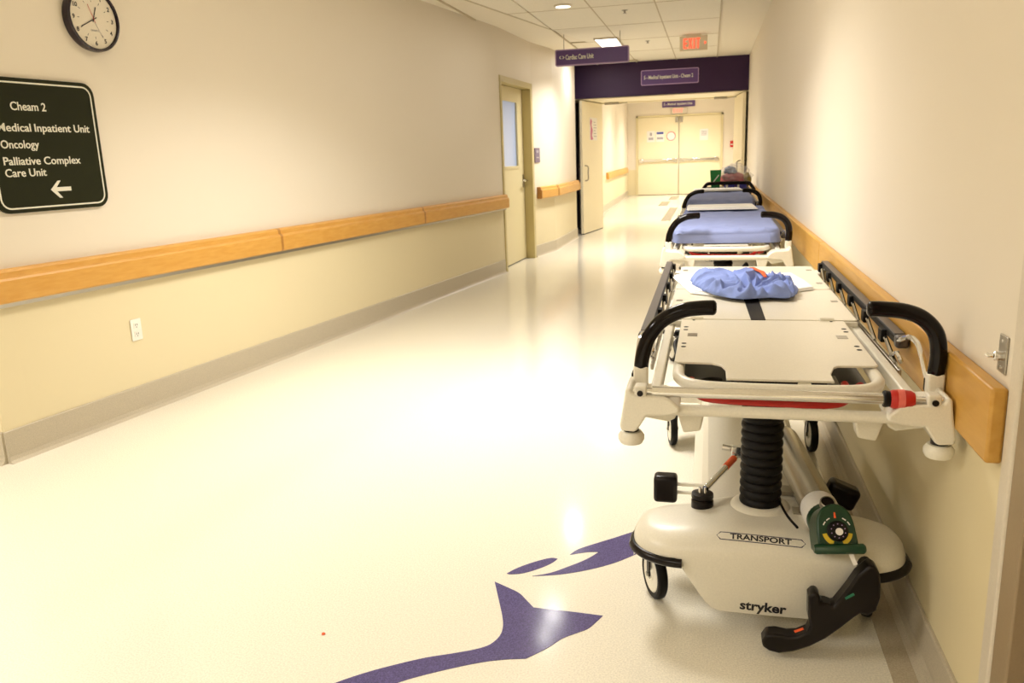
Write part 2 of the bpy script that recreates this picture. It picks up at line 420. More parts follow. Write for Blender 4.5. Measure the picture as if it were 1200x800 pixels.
rect_lamp(-3.6, 0.4, .6, 1.2, CZ, P_RECT*1.9, 'added unseen fill panel over the side passage', spread=160)  # added out of view, wide spread to brighten the right wall
round_lamp(-1.345, 7.82, .07, TZ, P_ROUND*.25, 'round recessed downlight at the top edge above the hanging sign')
round_lamp(-1.6, 12.0, .07, TZ, P_ROUND*.7, 'round recessed downlight by the purple portal')
for k, y in enumerate((16, 19.5, 23)):
    rect_lamp(-.8, y, .6, 1.2, 2.95, P_RECT*1.6, ('first','second','third')[k]+' ceiling panel beyond the open double doors')
# sprinklers
for k, (x, y) in enumerate(((-.83, 8.35), (-.78, 10.7))):
    r = empty('sprinkler_head', (x, y, TZ)); tag(r, ('small ceiling sprinkler near the round downlight','small ceiling sprinkler near the exit sign')[k], 'sprinkler', 'ceiling sprinklers')
    MB().lathe([(.03,0),(.03,-.004),(.012,-.008),(.008,-.025)]).build('sprinkler_body', m_steel, r)
    MB().lathe([(.018,-.03),(.018,-.027)]).build('deflector', m_steel, r)

# ------------------------------------------------------------------ left wall things
aL, bL, dL, nL = wallseg(P0, P1)
def LW(s, z, off=0): p = aL+dL*s+nL*off; return V(p.x, p.y, z)
FL = frame(LW(0, 0), dL, (0,0,1))                             # local X along wall, Y up, Z out of wall
# handrails
RAILP = [(0,.70),(.03,.70),(.05,.722),(.062,.73),(.064,.75),(.064,.822),(.058,.832),(.05,.836),(.047,.845),(.047,.858),(.04,.868),(.02,.872),(.012,.868),(0,.868)]
def rail_run(r, a, d, n, s0, s1, prof, m):
    mb = MB(); A = a+d*s0; B_ = a+d*s1; N = len(prof)
    mb.add([A+n*p[0]+V(0,0,p[1]) for p in prof]+[B_+n*p[0]+V(0,0,p[1]) for p in prof],
           [(i,(i+1)%N,N+(i+1)%N,N+i) for i in range(N)]+[tuple(range(N)), tuple(range(2*N-1,N-1,-1))])
    return mb.build('rail_segment', m, r, angle=20)
r = empty('wall_handrail'); tag(r, 'long maple handrail in three lengths below the green sign', 'handrail', 'wooden wall handrails')
RT = [(p[0], p[1]) for p in RAILP]
for s0, s1 in ((.03,2.035),(2.045,4.07),(4.08,6.10)): rail_run(r, aL, dL, nL, s0, s1, [(p[0]+.001, p[1]+.004) for p in RAILP[2:-1]]+[(0.001,.872),(.001,.73)], m_wood)
rail_run(r, aL, dL, nL, .04, 6.08, [(.002,.706),(.034,.706),(.036,.725),(.002,.725)], m_steel).name = 'retainer_strip'
CAPP = [(p[0]+.004 if p[0] > .01 else .0015, p[1]+.004) for p in RAILP[2:-1]]+[(.0015,.874),(.0015,.728)]
for s0 in (2.028, 4.063): rail_run(r, aL, dL, nL, s0, s0+.024, [(p[0]-.0025, p[1]) if p[0] > .01 else p for p in CAPP], m_woodcap).name = 'joint_cap'
r = empty('wall_handrail'); tag(r, 'short maple handrail in two lengths between door and purple portal', 'handrail', 'wooden wall handrails')
for a, b, s0, s1 in ((P2, P3, .12, .74), (P3, P4, .03, 1.72)):
    A, B_, d, n = wallseg(a, b); rail_run(r, A, d, n, s0, s1, [(p[0]+.002, p[1]+.02) for p in RAILP[2:-1]]+[(.002,.888),(.002,.76)], m_wood)
for a, b, s0 in ((P2, P3, .10), (P2, P3, .735), (P3, P4, 1.70)):
    A, B_, d, n = wallseg(a, b); rail_run(r, A, d, n, s0, s0+.028, [(p[0]+.001, p[1]+.016) for p in CAPP], m_woodcap).name = 'joint_cap'
A, B_, d, n = wallseg((-2.22,14.32), (-2.41,25))
r = empty('wall_handrail'); tag(r, 'pale handrail on the far corridor wall beyond the open doors', 'handrail', 'wooden wall handrails')
rail_run(r, A, d, n, 4.4, 10.1, [(p[0]+.002, p[1]-.02) for p in RAILP[2:-1]]+[(.002,.85),(.002,.71)], m_wood)
# right crash rail
r = empty('wall_crash_rail'); tag(r, 'wide flat wooden crash board along the right wall beside the stretchers', 'handrail')
yy = [1.60, 4.1, 7.0, 9.9, 12.9]
for y0, y1 in zip(yy[:-1], yy[1:]):
    MB().box(WX-.031, WX-.001, y0+.003, y1-.003, .678, .827).build('rail_segment', m_woodR, r, bevel=.006)
# big green sign
SG = rrect(.155, .75, 1.112, 1.705, .06)
r = empty('wall_sign', LW(.45, 1.4)); tag(r, 'dark green square directory sign with white lettering below the clock', 'sign')
IM = r.matrix_basis.inverted()
FS = IM @ FL
FSr = Matrix.Translation(-LW(.45,1.4)) @ FL
MB().prism(SG, .002, .016, FSr).build('sign_panel', m_signg, r, smooth=False)
ring_mb(rrect(.172,.733,1.129,1.688,.048), rrect(.179,.726,1.136,1.681,.041), .0162, .017, FSr).build('sign_border', m_signw, r, smooth=False)
for body, s, z, hgt, wd in (('Cheam 2', .292, 1.580, .052, .178), ('Medical', .212, 1.487, .050, .163), ('Inpatient', .393, 1.487, .050, .192), ('Unit', .604, 1.487, .050, .088), ('Oncology', .216, 1.413, .050, .188), ('Palliative Complex', .214, 1.340, .050, .400), ('Care Unit', .214, 1.288, .050, .205)):
    text(body, 'lettering', m_signw, FSr @ Matrix.Translation((s, z, .0168)), hgt, r, width=wd, bold=.0006)
MB().prism([(.43,1.208),(.472,1.248),(.488,1.248),(.462,1.218),(.54,1.218),(.54,1.199),(.462,1.199),(.488,1.168),(.472,1.168)], .0162, .0176, FSr).build('arrow', m_signw, r, smooth=False)
# clock
CS, CLZ = .797, 2.008
r = empty('wall_clock', LW(CS, CLZ)); tag(r, 'round black-rimmed wall clock with white face above the sign', 'clock')
FC = Matrix.Translation(-LW(CS,CLZ)) @ frame(LW(CS,CLZ), dL, (0,0,1)) @ Matrix.Scale(.95, 4)
MB().lathe([(.155,.002),(.160,.02),(.158,.045),(.152,.052),(.146,.05),(.143,.042)], FC, 48, cap=False).build('clock_rim', m_clock, r)
MB().lathe([(.150,.004),(.1435,.036)], FC, 48).build('clock_face', m_face, r, angle=20)
for k in range(1, 13):
    a = math.radians(90-30*k)
    text(str(k), 'numeral', m_hand, FC @ Matrix.Translation((.118*math.cos(a), .118*math.sin(a), .037)), .030, r, align='CENTER', bold=.0006)
    c, s_ = math.cos(a), math.sin(a)
    mt = FC @ Matrix.Translation((.090*c, .090*s_, .0362)) @ Matrix.Rotation(a, 4, 'Z')
    MB().obox(mt, -.006, .006, -.0012, .0012, 0, .0006).build('tick', m_hand, r, smooth=False)
def hand(name, ang, l0, l1, wd, m, z):
    a = math.radians(90-ang); mt = FC @ Matrix.Translation((0,0,z)) @ Matrix.Rotation(a, 4, 'Z')
    MB().obox(mt, -l0, l1, -wd, wd, 0, .001).build(name, m, r, smooth=False)
hand('hour_hand', 20, .015, .065, .0026, m_hand, .0375); hand('minute_hand', 242, .022, .092, .0024, m_hand, .039); hand('second_hand', 338, .02, .075, .0011, m_red, .0405)
hand('alarm_hand', 152, .0, .095, .0007, m_lines, .0368)
text('QUARTZ', 'maker_mark', m_lines, FC @ Matrix.Translation((0,-.055,.0372)), .012, r, align='CENTER')
# outlet
OS, OZ = .815, .452
r = empty('wall_outlet', LW(OS, OZ)); tag(r, 'small white electrical outlet low on the left wall', 'outlet')
FO = Matrix.Translation(-LW(OS,OZ)) @ frame(LW(OS,OZ), dL, (0,0,1))
MB().prism(rrect(-.035,.035,-.058,.058,.005), .001, .007, FO).build('cover_plate', m_switch, r, bevel=.002)
for zz in (-.024, .024):
    f = MB().prism(rrect(-.017,.017,zz-.016,zz+.016,.006), .007, .009, FO).build('socket', m_switch, r)
    for dx, w_ in ((-.006,.0016),(.006,.0016)): MB().prism([(dx-w_,zz-.002),(dx+w_,zz-.002),(dx+w_,zz+.009),(dx-w_,zz+.009)], .009, .0094, FO).build('slot', m_hand, r, smooth=False)
    MB().prism(circ(0,zz-.009,.0028,10), .009, .0094, FO).build('slot', m_hand, r, smooth=False)
# ------------------------------------------------------------------ left door
aD, bD, dD, nD = wallseg(P1, P2)
r = struct(empty('door_1', aD), 'cream patient room door with a narrow frosted window')
FD = Matrix.Translation(-aD) @ frame(aD, dD, (0,0,1))         # local X along wall, Y up, Z out
fr = MB()
for x0, x1, y0, y1 in ((.03,.085,0,2.15),(1.285,1.37,0,2.15),(.03,1.37,2.085,2.15)): fr.obox(FD, x0, x1, y0, y1, -.14, .012)
fr.build('door_frame', m_frame, r, bevel=.003)
lf = MB()
lx0, lx1, wz0, wz1, wx0, wx1 = .088, 1.279, 1.16, 1.925, .42, 1.03
for x0, x1, y0, y1 in ((lx0,wx0,.012,2.08),(wx1,lx1,.012,2.08),(wx0,wx1,.012,wz0),(wx0,wx1,wz1,2.08)): lf.obox(FD, x0, x1, y0, y1, -.145, -.10)
lf.build('door_leaf', m_door, r, smooth=False)
MB().obox(FD, wx0, wx1, wz0, wz1, -.130, -.118).build('window_pane', m_winglow, r, smooth=False)
wf = MB()
for x0, x1, y0, y1 in ((wx0-.02,wx0+.012,wz0-.02,wz1+.02),(wx1-.012,wx1+.02,wz0-.02,wz1+.02),(wx0,wx1,wz0-.02,wz0+.012),(wx0,wx1,wz1-.012,wz1+.02)): wf.obox(FD, x0, x1, y0, y1, -.10, -.092)
wf.build('window_frame', m_door, r, smooth=False)
h_ = MB().prism(rrect(1.205,1.255,.90,1.06,.01), -.10, -.094, FD).build('lock_plate', m_steel, r)
MB().tube([FD @ V(1.23,.985,-.095), FD @ V(1.23,.985,-.05), FD @ V(1.21,.985,-.04), FD @ V(1.10,.985,-.04)], .012).build('lever', m_chrome, r)
MB().obox(FD, lx0, lx1, .0, .012, -.135, -.11).build('door_bottom', m_blackm, r, smooth=False)
struct(MB().obox(frame(aD, dD, (0,0,1)), -.3, 1.7, 0, 2.3, -1.2, -1.18).build('wall_room', m_wallL, smooth=False))
# room sign / keypad
A, B_, d, n = wallseg(P2, P3)
kp = A+d*.13; kp.z = 1.29
r = empty('room_sign', kp); tag(r, 'small grey room plate on the wall beside the left door', 'sign')
FK = Matrix.Translation(-kp) @ frame(kp, d, (0,0,1))
MB().prism(rrect(-.085,.085,-.09,.09,.01), .001, .012, FK).build('plate', mat('grey_plate', S(120,104,122), .4), r)
MB().prism(rrect(-.04,.04,.03,.06,.004), .012, .013, FK).build('insert', m_lines, r, smooth=False)
for dx in (-.02,.02): MB().prism(circ(dx,-.03,.009,12), .012, .014, FK).build('symbol', m_signw, r, smooth=False)

# ------------------------------------------------------------------ portal doors
def leaf(a, b, label, side):
    a = V(*a, 0); b = V(*b, 0); d = (b-a); L = d.length; d.normalize()
    r = empty('door_leaf_root', a); r.name = 'door_2' if side < 0 else 'door_3'; struct(r, label)
    Fm = frame((0,0,0), d, (0,0,1))                           # Z = d x up -> towards +x
    MB().obox(Fm, 0, L, .012, 2.105, -.045, 0).build('leaf', m_leaf, r, bevel=.003)
    MB().obox(Fm, .01, L-.01, .004, .012, -.04, -.005).build('door_sweep', m_blackm, r, smooth=False)
    for zz in ((0, .05), (-.045, -.095)):
        MB().tube(smooth_path([Fm @ V(.12,.86,zz[0]), Fm @ V(.12,.88,zz[1]), Fm @ V(.12,.98,zz[1]), Fm @ V(.12,1.08,zz[1]), Fm @ V(.12,1.10,zz[0])], 4), .011, 10).build('pull_handle', m_steel, r)
    return r, Fm, L
r, Fm, L = leaf((-1.975,13.06), (-1.80,14.2), 'open left leaf of the double doors with a pink poster', -1)
p = MB().obox(Fm, .40, .82, 1.50, 1.86, .0005, .003).build('poster', m_paper, r, smooth=False)
pk = smooth_path([(.47,1.84,0),(.53,1.80,0),(.50,1.74,0),(.56,1.66,0),(.52,1.58,0),(.58,1.52,0),(.46,1.51,0),(.43,1.60,0),(.45,1.70,0),(.42,1.78,0)], 4, True)
MB().prism([(q.x, q.y) for q in pk], .0032, .0038, Fm).build('poster_figure', m_pink, p, smooth=False)
for k in range(6): MB().obox(Fm, .62, .79-.03*(k%3), 1.56+.045*k, 1.57+.045*k, .0032, .0038).build('poster_line', m_lines, p, smooth=False)
r, Fm, L = leaf((.515,13.06), (.42,14.2), 'open right leaf of the double doors', 1)
# flip-side handle for right leaf faces the corridor (-x), already built both sides
for k, (x0, x1) in enumerate(((-1.75,-1.35), (.05,.4))):
    c = empty('door_closer', ((x0+x1)/2, 14.15, 2.1)); tag(c, ('metal door closer arm at the left of the portal head','metal door closer arm at the right of the portal head')[k], 'door closer', 'door closers')
    L2 = (x1-x0)/2
    MB().box(-L2, L2*.2, -.03, .03, -.02, .017).build('closer_body', m_steel, c, bevel=.005)
    MB().tube([(L2*.1,0,-.01),(L2,-.25,-.012)], .008).build('closer_arm', m_steel, c)
# far double doors
r = struct(empty('door_4', (-.9, 25, 0)), 'closed cream double doors with panic bars at the far end')
fr = MB()
for x0, x1, z0, z1 in ((-1.26,-1.205,0,2.32),(1.205,1.26,0,2.32),(-1.26,1.26,2.27,2.32)): fr.box(x0, x1, -.03, .1, z0, z1)
fr.build('door_frame', m_door, r, smooth=False)
for sgn, x0, x1 in ((-1,-1.2,-.012), (1,.012,1.2)):
    MB().box(x0, x1, 0, .045, .012, 2.265).build('leaf', m_leaf, r, bevel=.003)
    MB().box(x0+.06, x1-.06, -.06, -.02, .98, 1.05).box(x0+.05 if sgn<0 else x0+.02, x0+.15, -.07, 0, .96, 1.07).box(x1-.15, x1-.02 if sgn<0 else x1-.05, -.07, 0, .96, 1.07).build('panic_bar', m_chrome, r, bevel=.008)
    cx = sgn*.07
    MB().box(cx-.035, cx+.035, -.08, 0, 2.10, 2.25).build('closer', m_steel, r, bevel=.006)
    MB().box(cx-.02, cx+.02, -.02, 0, 1.05, 2.1).build('vertical_rod', m_leaf, r)
def far_sign(name, x0, x1, z0, z1, label, m=m_paper):
    q = empty(name, ((x0+x1)/2, 24.999, (z0+z1)/2)); tag(q, label, 'sign')
    MB().box((x0-x1)/2, (x1-x0)/2, -.004, 0, (z0-z1)/2, (z1-z0)/2).build('sheet', m, q, smooth=False); return q
q = far_sign('notice', -1.84, -1.60, 1.56, 1.88, 'white paper notice with a grey figure on the far left door')
MB().box(-.03,.03,-.006,-.004,.02,.11).build('printed_figure', m_lines, q, smooth=False); MB().box(-.07,.07,-.006,-.004,-.1,-.03).build('printed_text', m_lines, q, smooth=False)
q = far_sign('notice', -1.575, -1.33, 1.56, 1.86, 'white paper notice with a blue heading on the far left door')
MB().box(-.1,.1,-.006,-.004,.07,.13).build('printed_heading', m_posterblue, q, smooth=False); MB().box(-.09,.09,-.006,-.004,-.08,-.02).build('printed_text', m_lines, q, smooth=False)
q = empty('round_notice', (-1.13, 24.998, 1.71)); tag(q, 'round white notice with a red ring on the far left door', 'sign')
FR = frame((0,0,0), (1,0,0), (0,0,1))
MB().lathe([(.14,0),(.14,.004)], FR, 32).build('sheet', m_paper, q, smooth=False)
ring_mb(circ(0,0,.135), circ(0,0,.115), .0042, .005, FR).build('ring', m_redlab, q, smooth=False)
q = far_sign('notice', -.30, -.06, 1.56, 1.88, 'white paper notice alone on the far right door')
for k in range(4): MB().box(-.08,.08,-.006,-.004,-.02+.035*k,-.005+.035*k).build('printed_text', m_lines, q, smooth=False)
q = empty('fire_alarm_pull', (.62, 24.99, 1.42)); tag(q, 'small red alarm box on the far wall right of the double doors', 'fire alarm')
MB().box(-.05,.05,-.04,0,-.09,.09).build('alarm_box', m_red, q, bevel=.006); MB().box(-.035,.035,-.05,-.04,-.03,.0).build('alarm_lever', m_signw, q, smooth=False)

# ------------------------------------------------------------------ signs overhead
def purple_sign(name, cx, y, cz, wd, ht, body, label, tw, ts, border=True, rods=0):
    r = empty(name, (cx, y, cz)); tag(r, label, 'sign')
    F2 = frame((0,0,0), (1,0,0), (0,0,1))                     # Z = (1,0,0)x(0,0,1) = (0,-1,0): faces the camera
    MB().prism(rrect(-wd/2, wd/2, -ht/2, ht/2, .02), -.03 if rods else -.002, .012, F2).build('sign_panel', m_signp, r, smooth=False)
    if border: ring_mb(rrect(-wd/2,wd/2,-ht/2,ht/2,.02), rrect(-wd/2+.013,wd/2-.013,-ht/2+.013,ht/2-.013,.012), .0122, .0145, F2).build('sign_border', m_signpe, r, smooth=False)
    text(body, 'lettering', m_signw, F2 @ Matrix.Translation((-wd/2+.045, 0, .0125)), ts, r, width=tw, bold=.0016)
    for k in range(rods):
        x = (-.38, .38)[k]*wd
        MB().tube([(x,.008,ht/2-.01),(x,.008,TZ-cz)], .004, 8).build('hanging_rod', m_steel, r)
    return r
purple_sign('hanging_sign', -1.335, 9.65, 2.372, .85, .182, '< > Cardiac Care Unit', 'purple hanging sign with lilac border under the ceiling panel', .40, .075, rods=2)
purple_sign('header_sign', -.62, 13.096, 2.39, .87, .225, '5 - Medical Inpatient Unit - Cheam 2', 'purple framed sign mounted on the dark purple portal', .74, .075)
purple_sign('far_sign', -.92, 24.98, 2.62, .95, .17, '5 - Medical Inpatient Unit', 'small purple sign above the far double doors', .82, .1, border=False)
def exit_sign(x, y, z0, wd, ht, label, me, mh, far=False):
    r = empty('exit_sign', (x, y, z0)); tag(r, label, 'exit sign')
    MB().box(-wd/2, wd/2, -.03, .03, 0, ht).build('housing', mh, r, bevel=.004)
    if not far: MB().box(-.09, .09, -.025, .025, ht, ht+.02).build('mounting_canopy', mh, r, bevel=.003)
    F2 = frame((0,0,0), (1,0,0), (0,0,1))
    lh = ht*.68; lw = wd*.135; st = lw*.36; z0_ = ht*.16; x_ = -wd*.36; gp = wd*.045
    E_ = [(0,0),(lw,0),(lw,st),(st,st),(st,lh/2-st/2),(lw*.9,lh/2-st/2),(lw*.9,lh/2+st/2),(st,lh/2+st/2),(st,lh-st),(lw,lh-st),(lw,lh),(0,lh)]
    X_ = [(0,0),(st,0),(lw/2,lh*.36),(lw-st,0),(lw,0),(lw*.66,lh/2),(lw,lh),(lw-st,lh),(lw/2,lh*.64),(st,lh),(0,lh),(lw*.34,lh/2)]
    I_ = [(0,0),(st,0),(st,lh),(0,lh)]
    T_ = [(lw/2-st/2,0),(lw/2+st/2,0),(lw/2+st/2,lh-st),(lw,lh-st),(lw,lh),(0,lh),(0,lh-st),(lw/2-st/2,lh-st)]
    for pl, ww in ((E_, lw), (X_, lw), (I_, st), (T_, lw)):
        MB().prism([(x_+p[0], z0_+p[1]) for p in pl], .031, .034, F2).build('letter', me, r, smooth=False); x_ += ww+gp
    if not far: MB().prism([(wd/2-.035,ht/2+.02),(wd/2-.015,ht/2),(wd/2-.035,ht/2-.02)], .031, .033, F2).build('arrow', me, r, smooth=False)
exit_sign(-.214, 10.4, 2.44, .325, .168, 'lit red EXIT sign hanging from the ceiling', m_exit, m_exith)
exit_sign(-.9, 24.96, 2.345, .46, .17, 'faint pinkish EXIT sign above the far double doors', m_exitfar, m_trimw, True)

# ------------------------------------------------------------------ near right door frame, key switch
r = struct(empty('door_5', (WX, 1.2, 0)), 'white-trimmed steel door frame at the right edge')
MB().box(-.007, .02, .345, .395, 0, 2.2).build('door_casing', m_trimw, r, bevel=.006)
MB().box(-.003, .14, .27, .345, 0, 2.16).build('door_jamb', m_taupe, r, bevel=.004)
MB().box(.03, .14, .235, .27, 0, 2.16).build('door_stop', m_taupe, r, bevel=.004)
MB().box(.06, .105, -.65, .235, .01, 2.15).build('leaf', m_taupe, r, smooth=False)
r = empty('key_switch', (WX, 1.652, .882)); tag(r, 'steel key switch plate on the right wall above the crash board', 'switch')
MB().box(-.004, -.0005, -.022, .022, -.036, .036).build('plate', m_steel, r, bevel=.0015)
RX = Matrix.Rotation(-math.pi/2, 4, 'Y')
MB().lathe([(.009,.003),(.009,.016),(.007,.018)], Matrix.Translation((0,.002,-.004)) @ RX, 20).build('lock_cylinder', m_chrome, r)
MB().tube([(-.018,.002,-.004),(-.026,.004,-.004),(-.028,.008,-.002)], .004, 8).build('key', m_chrome, r)
for zz in (-.026, .026): MB().lathe([(.003,.003),(.0028,.0055)], Matrix.Translation((0,0,zz)) @ RX, 10).build('screw', m_chrome, r)

# ------------------------------------------------------------------ stretcher
def mir(pts, s): return [(p[0]*s,)+tuple(p[1:]) for p in pts]
def make_hood(flip):
    us = []; hw = .355
    N = 56
    for i in range(N+1): us.append(hw*math.sin(math.pi/2*(2*i/N-1)))
    rows = []
    for u in us:
        a = abs(u); rc = .125
        cf = rc-math.sqrt(max(0, rc*rc-max(0, a-(hw-rc))**2))
        vf = .19+.12*u*u+cf*.8; vb = .478-.05*min(1, max(0, (a-.1)/.1))-cf*.7
        zt = .298-.26*u*u
        e = max(0, (a-(hw-.04))/.04); zt -= .045*(1-math.sqrt(max(0, 1-min(1,e)**2)))
        if a < .115: zb = .074
        elif a < .165: t = (a-.115)/.05; zb = .074+.034*t*t
        elif a < .235: zb = .108+(a-.165)/.07*.105
        else: zb = .215+.010*((a-.235)/.12)
        prof = [(vb, .212), (vb, zt-.03), (vb-.005, zt-.014), (vb-.016, zt-.004), (vb-.035, zt)]
        fl_ = min(.085, (vb-vf)*.55); vq = vf+fl_
        prof += [(vb-.035+(vq-vb+.035)*k/4, zt+.003*math.sin(math.pi*k/4)) for k in range(1, 4)]
        for k in range(0, 9):
            t = math.pi/2*k/8; prof.append((vq-fl_*math.sin(t), zt-.06+.06*math.cos(t)))
        zz = zt-.06
        for k in range(1, 6): prof.append((vf+.012*(k/5)**2, min(zz, zz+(zb-zz)*k/5)))
        prof += [(vf+.03, zb+.004), (vf+.04, max(zb, .213)), (vb-.012, .213)]
        rows.append([V(u, (2.04-p[0]) if flip else p[0], p[1]) for p in prof+[prof[0]]])
    mb = MB().grid(rows)
    n = len(rows[0])
    for R in (rows[0], rows[-1]): mb.add(R[:-1], [tuple(range(n-1))])
    return mb
def caster(parent, u, v, yaw):
    r = empty('caster', (u, v, 0)); r.parent = parent; r.rotation_euler.z = math.radians(yaw)
    RY = Matrix.Rotation(math.pi/2, 4, 'Y')
    T = Matrix.Translation((0, 0, .0755))
    MB().lathe([(.056,-.013),(.068,-.015),(.0735,-.011),(.0755,-.004),(.0755,.004),(.0735,.011),(.068,.015),(.056,.013)], T @ RY, 36, cap=False).build('tyre', m_blackm, r)
    MB().lathe([(.057,-.011),(.052,-.015),(.022,-.012),(.016,-.018),(.016,.018),(.022,.012),(.052,.015),(.057,.011)], T @ RY, 32).build('wheel_hub', m_white, r)
    fk = MB()
    for s in (-1, 1): fk.prism([(-.009,.068),(.009,.068),(.016,.165),(.016,.19),(-.016,.19),(-.012,.165)], s*.019-.003, s*.019+.003, frame((0,0,0),(0,1,0),(0,0,1)))
    fk.box(-.022,.022,-.024,.024,.166,.20); fk.lathe([(.016,.2),(.016,.205)], None, 16)
    fk.build('fork', m_brown, r, bevel=.003)
    MB().lathe([(.007,-.026),(.007,.026)], T @ RY, 12).build('axle', m_steel, r)
    return r
def corner(parent, s, flip):
    """white corner casting with its bumper roller; s = -1 left, 1 right; flip for the far end"""
    vy = (lambda v: 2.04-v) if flip else (lambda v: v)
    out = [(.335,.748),(.346,.745),(.352,.70),(.360,.655),(.357,.642),(.325,.640),(.318,.646),(.298,.680),(.25,.682),(.222,.69),(.222,.704),(.243,.722),(.258,.728),(.318,.731),(.33,.735)]
    mb = MB().prism([(p[0]*s, p[1]) for p in out], 0, .11, frame((0,vy(.11),0),(1,0,0),(0,0,1)) if not flip else frame((0,vy(0),0),(1,0,0),(0,0,1)))
    c = mb.build('corner_casting', m_white, parent, bevel=.008, seg=3)
    gus = [(.31,.662),(.25,.652),(.235,.66),(.222,.69),(.30,.69)]
    y0 = vy(.09) if not flip else vy(.05)
    MB().prism([(p[0]*s, p[1]) for p in gus], 0, .04, frame((0,y0,0),(1,0,0),(0,0,1))).build('gusset', m_white, c, bevel=.004)
    MB().lathe([(.008,.634),(.024,.632),(.031,.622),(.031,.612),(.026,.603),(.012,.599)], Matrix.Translation((.336*s, vy(.035), 0)), 28).build('bumper_roller', m_white, c)
    MB().lathe([(.018,.632),(.018,.643)], Matrix.Translation((.336*s, vy(.035), 0)), 16).build('roller_collar', m_brown, c)
    return c
def make_stretcher():
    R = empty('hospital_stretcher')
    # base
    hood = make_hood(False)
    ho = hood.build('base_hood', m_hood, R, angle=60)
    make_hood(True).build('base_hood', m_hood, R, angle=60)
    sp = [(-.205,.115),(-.170,.258),(-.152,.272),(.13,.272),(.148,.258),(.183,.115)]
    MB().prism(sp, 0, 1.18, frame((0,1.61,0),(1,0,0),(0,0,1))).build('base_spine', m_hood, R, bevel=.008)
    for fl in (0, 1):
        for s in (-1, 1):
            pth = []
            for k in range(12):
                a = .218+.135*math.sin(math.pi/2*k/11); cf = .125-math.sqrt(max(0, .125**2-max(0, a-.230)**2))
                pth.append((s*a, .192+.12*a*a+cf*.8, .207))
            pth += [(s*.352,.335,.207),(s*.343,.365,.207),(s*.315,.40,.207)]
            if fl: pth = [(p[0], 2.04-p[1], p[2]) for p in pth]
            MB().tube(smooth_path(pth, 3), .0135, 12, sq=(1,1)).build('bumper_strip', m_brown, R)
    caster(R, -.300, .375, 24); caster(R, .285, .385, -14); caster(R, -.305, 1.665, 10); caster(R, .28, 1.665, 6)
    # lettering on the hood
    me = ho.data; bvh = BVHTree.FromPolygons([v.co.copy() for v in me.vertices], [p.vertices[:] for p in me.polygons])
    vd = V(.02, .62, -.45).normalized()
    def on_hood(u, z): return bvh.ray_cast(V(u, .19, z)-V(0,1,0)*.5, V(0,1,0))[0]
    F2 = frame((-.003,.06,.30), (1,.0,-.03), (0,.55,.83))
    pill = rrect(-.118,.118,-.0115,.0115,.0112,6); pin = rrect(-.1155,.1155,-.009,.009,.0088,6)
    def draped(mb, name, m, off):
        me2 = mb.mesh(name, False)
        for v in me2.vertices:
            h = bvh.ray_cast(v.co-vd*.3, vd)
            if h[0] is not None: v.co = h[0]-vd*off
        o = bpy.data.objects.new(name, me2); me2.materials.append(m); COL.objects.link(o); o.parent = R; return o
    lab = MB(); n = len(pill)
    base_o = F2 @ V(0,0,0)
    # find centre so that the label lands on the fillet above the front face
    tgt = V(-.018, .215, .286)
    F2 = frame(tgt - vd*.05, (1,0,-.045), (0,.55,.83))
    rows = []
    for k in range(25):
        x = -.112+.224*k/24; e = max(0, abs(x)-.1005); hh = math.sqrt(max(0, .0115**2-e*e))
        rows.append([F2 @ V(x, -hh+2*hh*j/4, 0) for j in range(5)])
    draped(MB().grid(rows), 'name_label', m_inkblue, .0004)
    rows = []
    for k in range(25):
        x = -.1095+.219*k/24; e = max(0, abs(x)-.1005); hh = math.sqrt(max(0, .0092**2-e*e))
        rows.append([F2 @ V(x, -hh+2*hh*j/4, 0) for j in range(5)])
    draped(MB().grid(rows), 'label_face', m_hood, .0008)
    text('TRANSPORT', 'lettering', m_ink, F2 @ Matrix.Translation((0,0,0)), .021, R, align='CENTER', width=.155, bold=.0006, bvh=bvh, vdir=vd, off=.0013)
    F3 = frame((-.008, .10, .098), (1,0,-.03), (0,0,1))
    text('stryker', 'maker_lettering', m_ink, F3, .04, R, align='CENTER', width=.118, bold=.0012, bvh=bvh, vdir=V(0,1,0), off=.0008)
    # columns
    for v in (.40, 1.64):
        prof = []
        nr = 15; z0, z1 = .305, .672
        for k in range(nr*6+1):
            t = k/(nr*6); z = z0+(z1-z0)*t
            prof.append((.0505+.0065*abs(math.sin(math.pi*t*nr))**.7, z))
        MB().lathe(prof, Matrix.Translation((-.010, v, 0)), 32).build('bellows', m_blackm, R, angle=50)
        MB().lathe([(.085,.292),(.078,.304),(.066,.310),(.058,.311)], Matrix.Translation((-.010, v, 0)), 32).build('column_collar', m_hood, R)
        MB().box(-.09,.07,v-.07,v+.07,.672,.69).build('column_plate', m_brown, R, bevel=.005)
    # litter frame
    for s in (-1, 1):
        MB().box(s*.281-.012, s*.281+.012, .04, 2.0, .695, .733).build('side_beam', m_white, R, bevel=.004)
    for v in (.66, .95, 1.6):
        MB().box(-.27, .27, v-.02, v+.02, .692, .715).build('cross_beam', m_white, R, bevel=.004)
    for fl in (0, 1):
        v = 2.04-.03 if fl else .03
        MB().tube([(-.25,v,.690),(.25,v,.690)], .0135, 16).build('end_tube', m_white, R)
        for s in (-1, 1): corner(R, s, fl)
    for s in (-1, 1):
        MB().prism([(s*.232,.675),(s*.165,.675),(s*.175,.625),(s*.215,.618)], 0, .05, frame((0,.12,0),(1,0,0),(0,0,1))).build('hanger_bracket', m_white, R, bevel=.005)
    # foot section
    tp = [(-.232,.78,.733),(-.232,.5,.733),(-.232,.21,.733),(-.224,.14,.733),(-.197,.098,.733),(-.14,.078,.733),(0,.072,.733),(.14,.078,.733),(.197,.098,.733),(.224,.14,.733),(.232,.21,.733),(.232,.5,.733),(.232,.78,.733)]
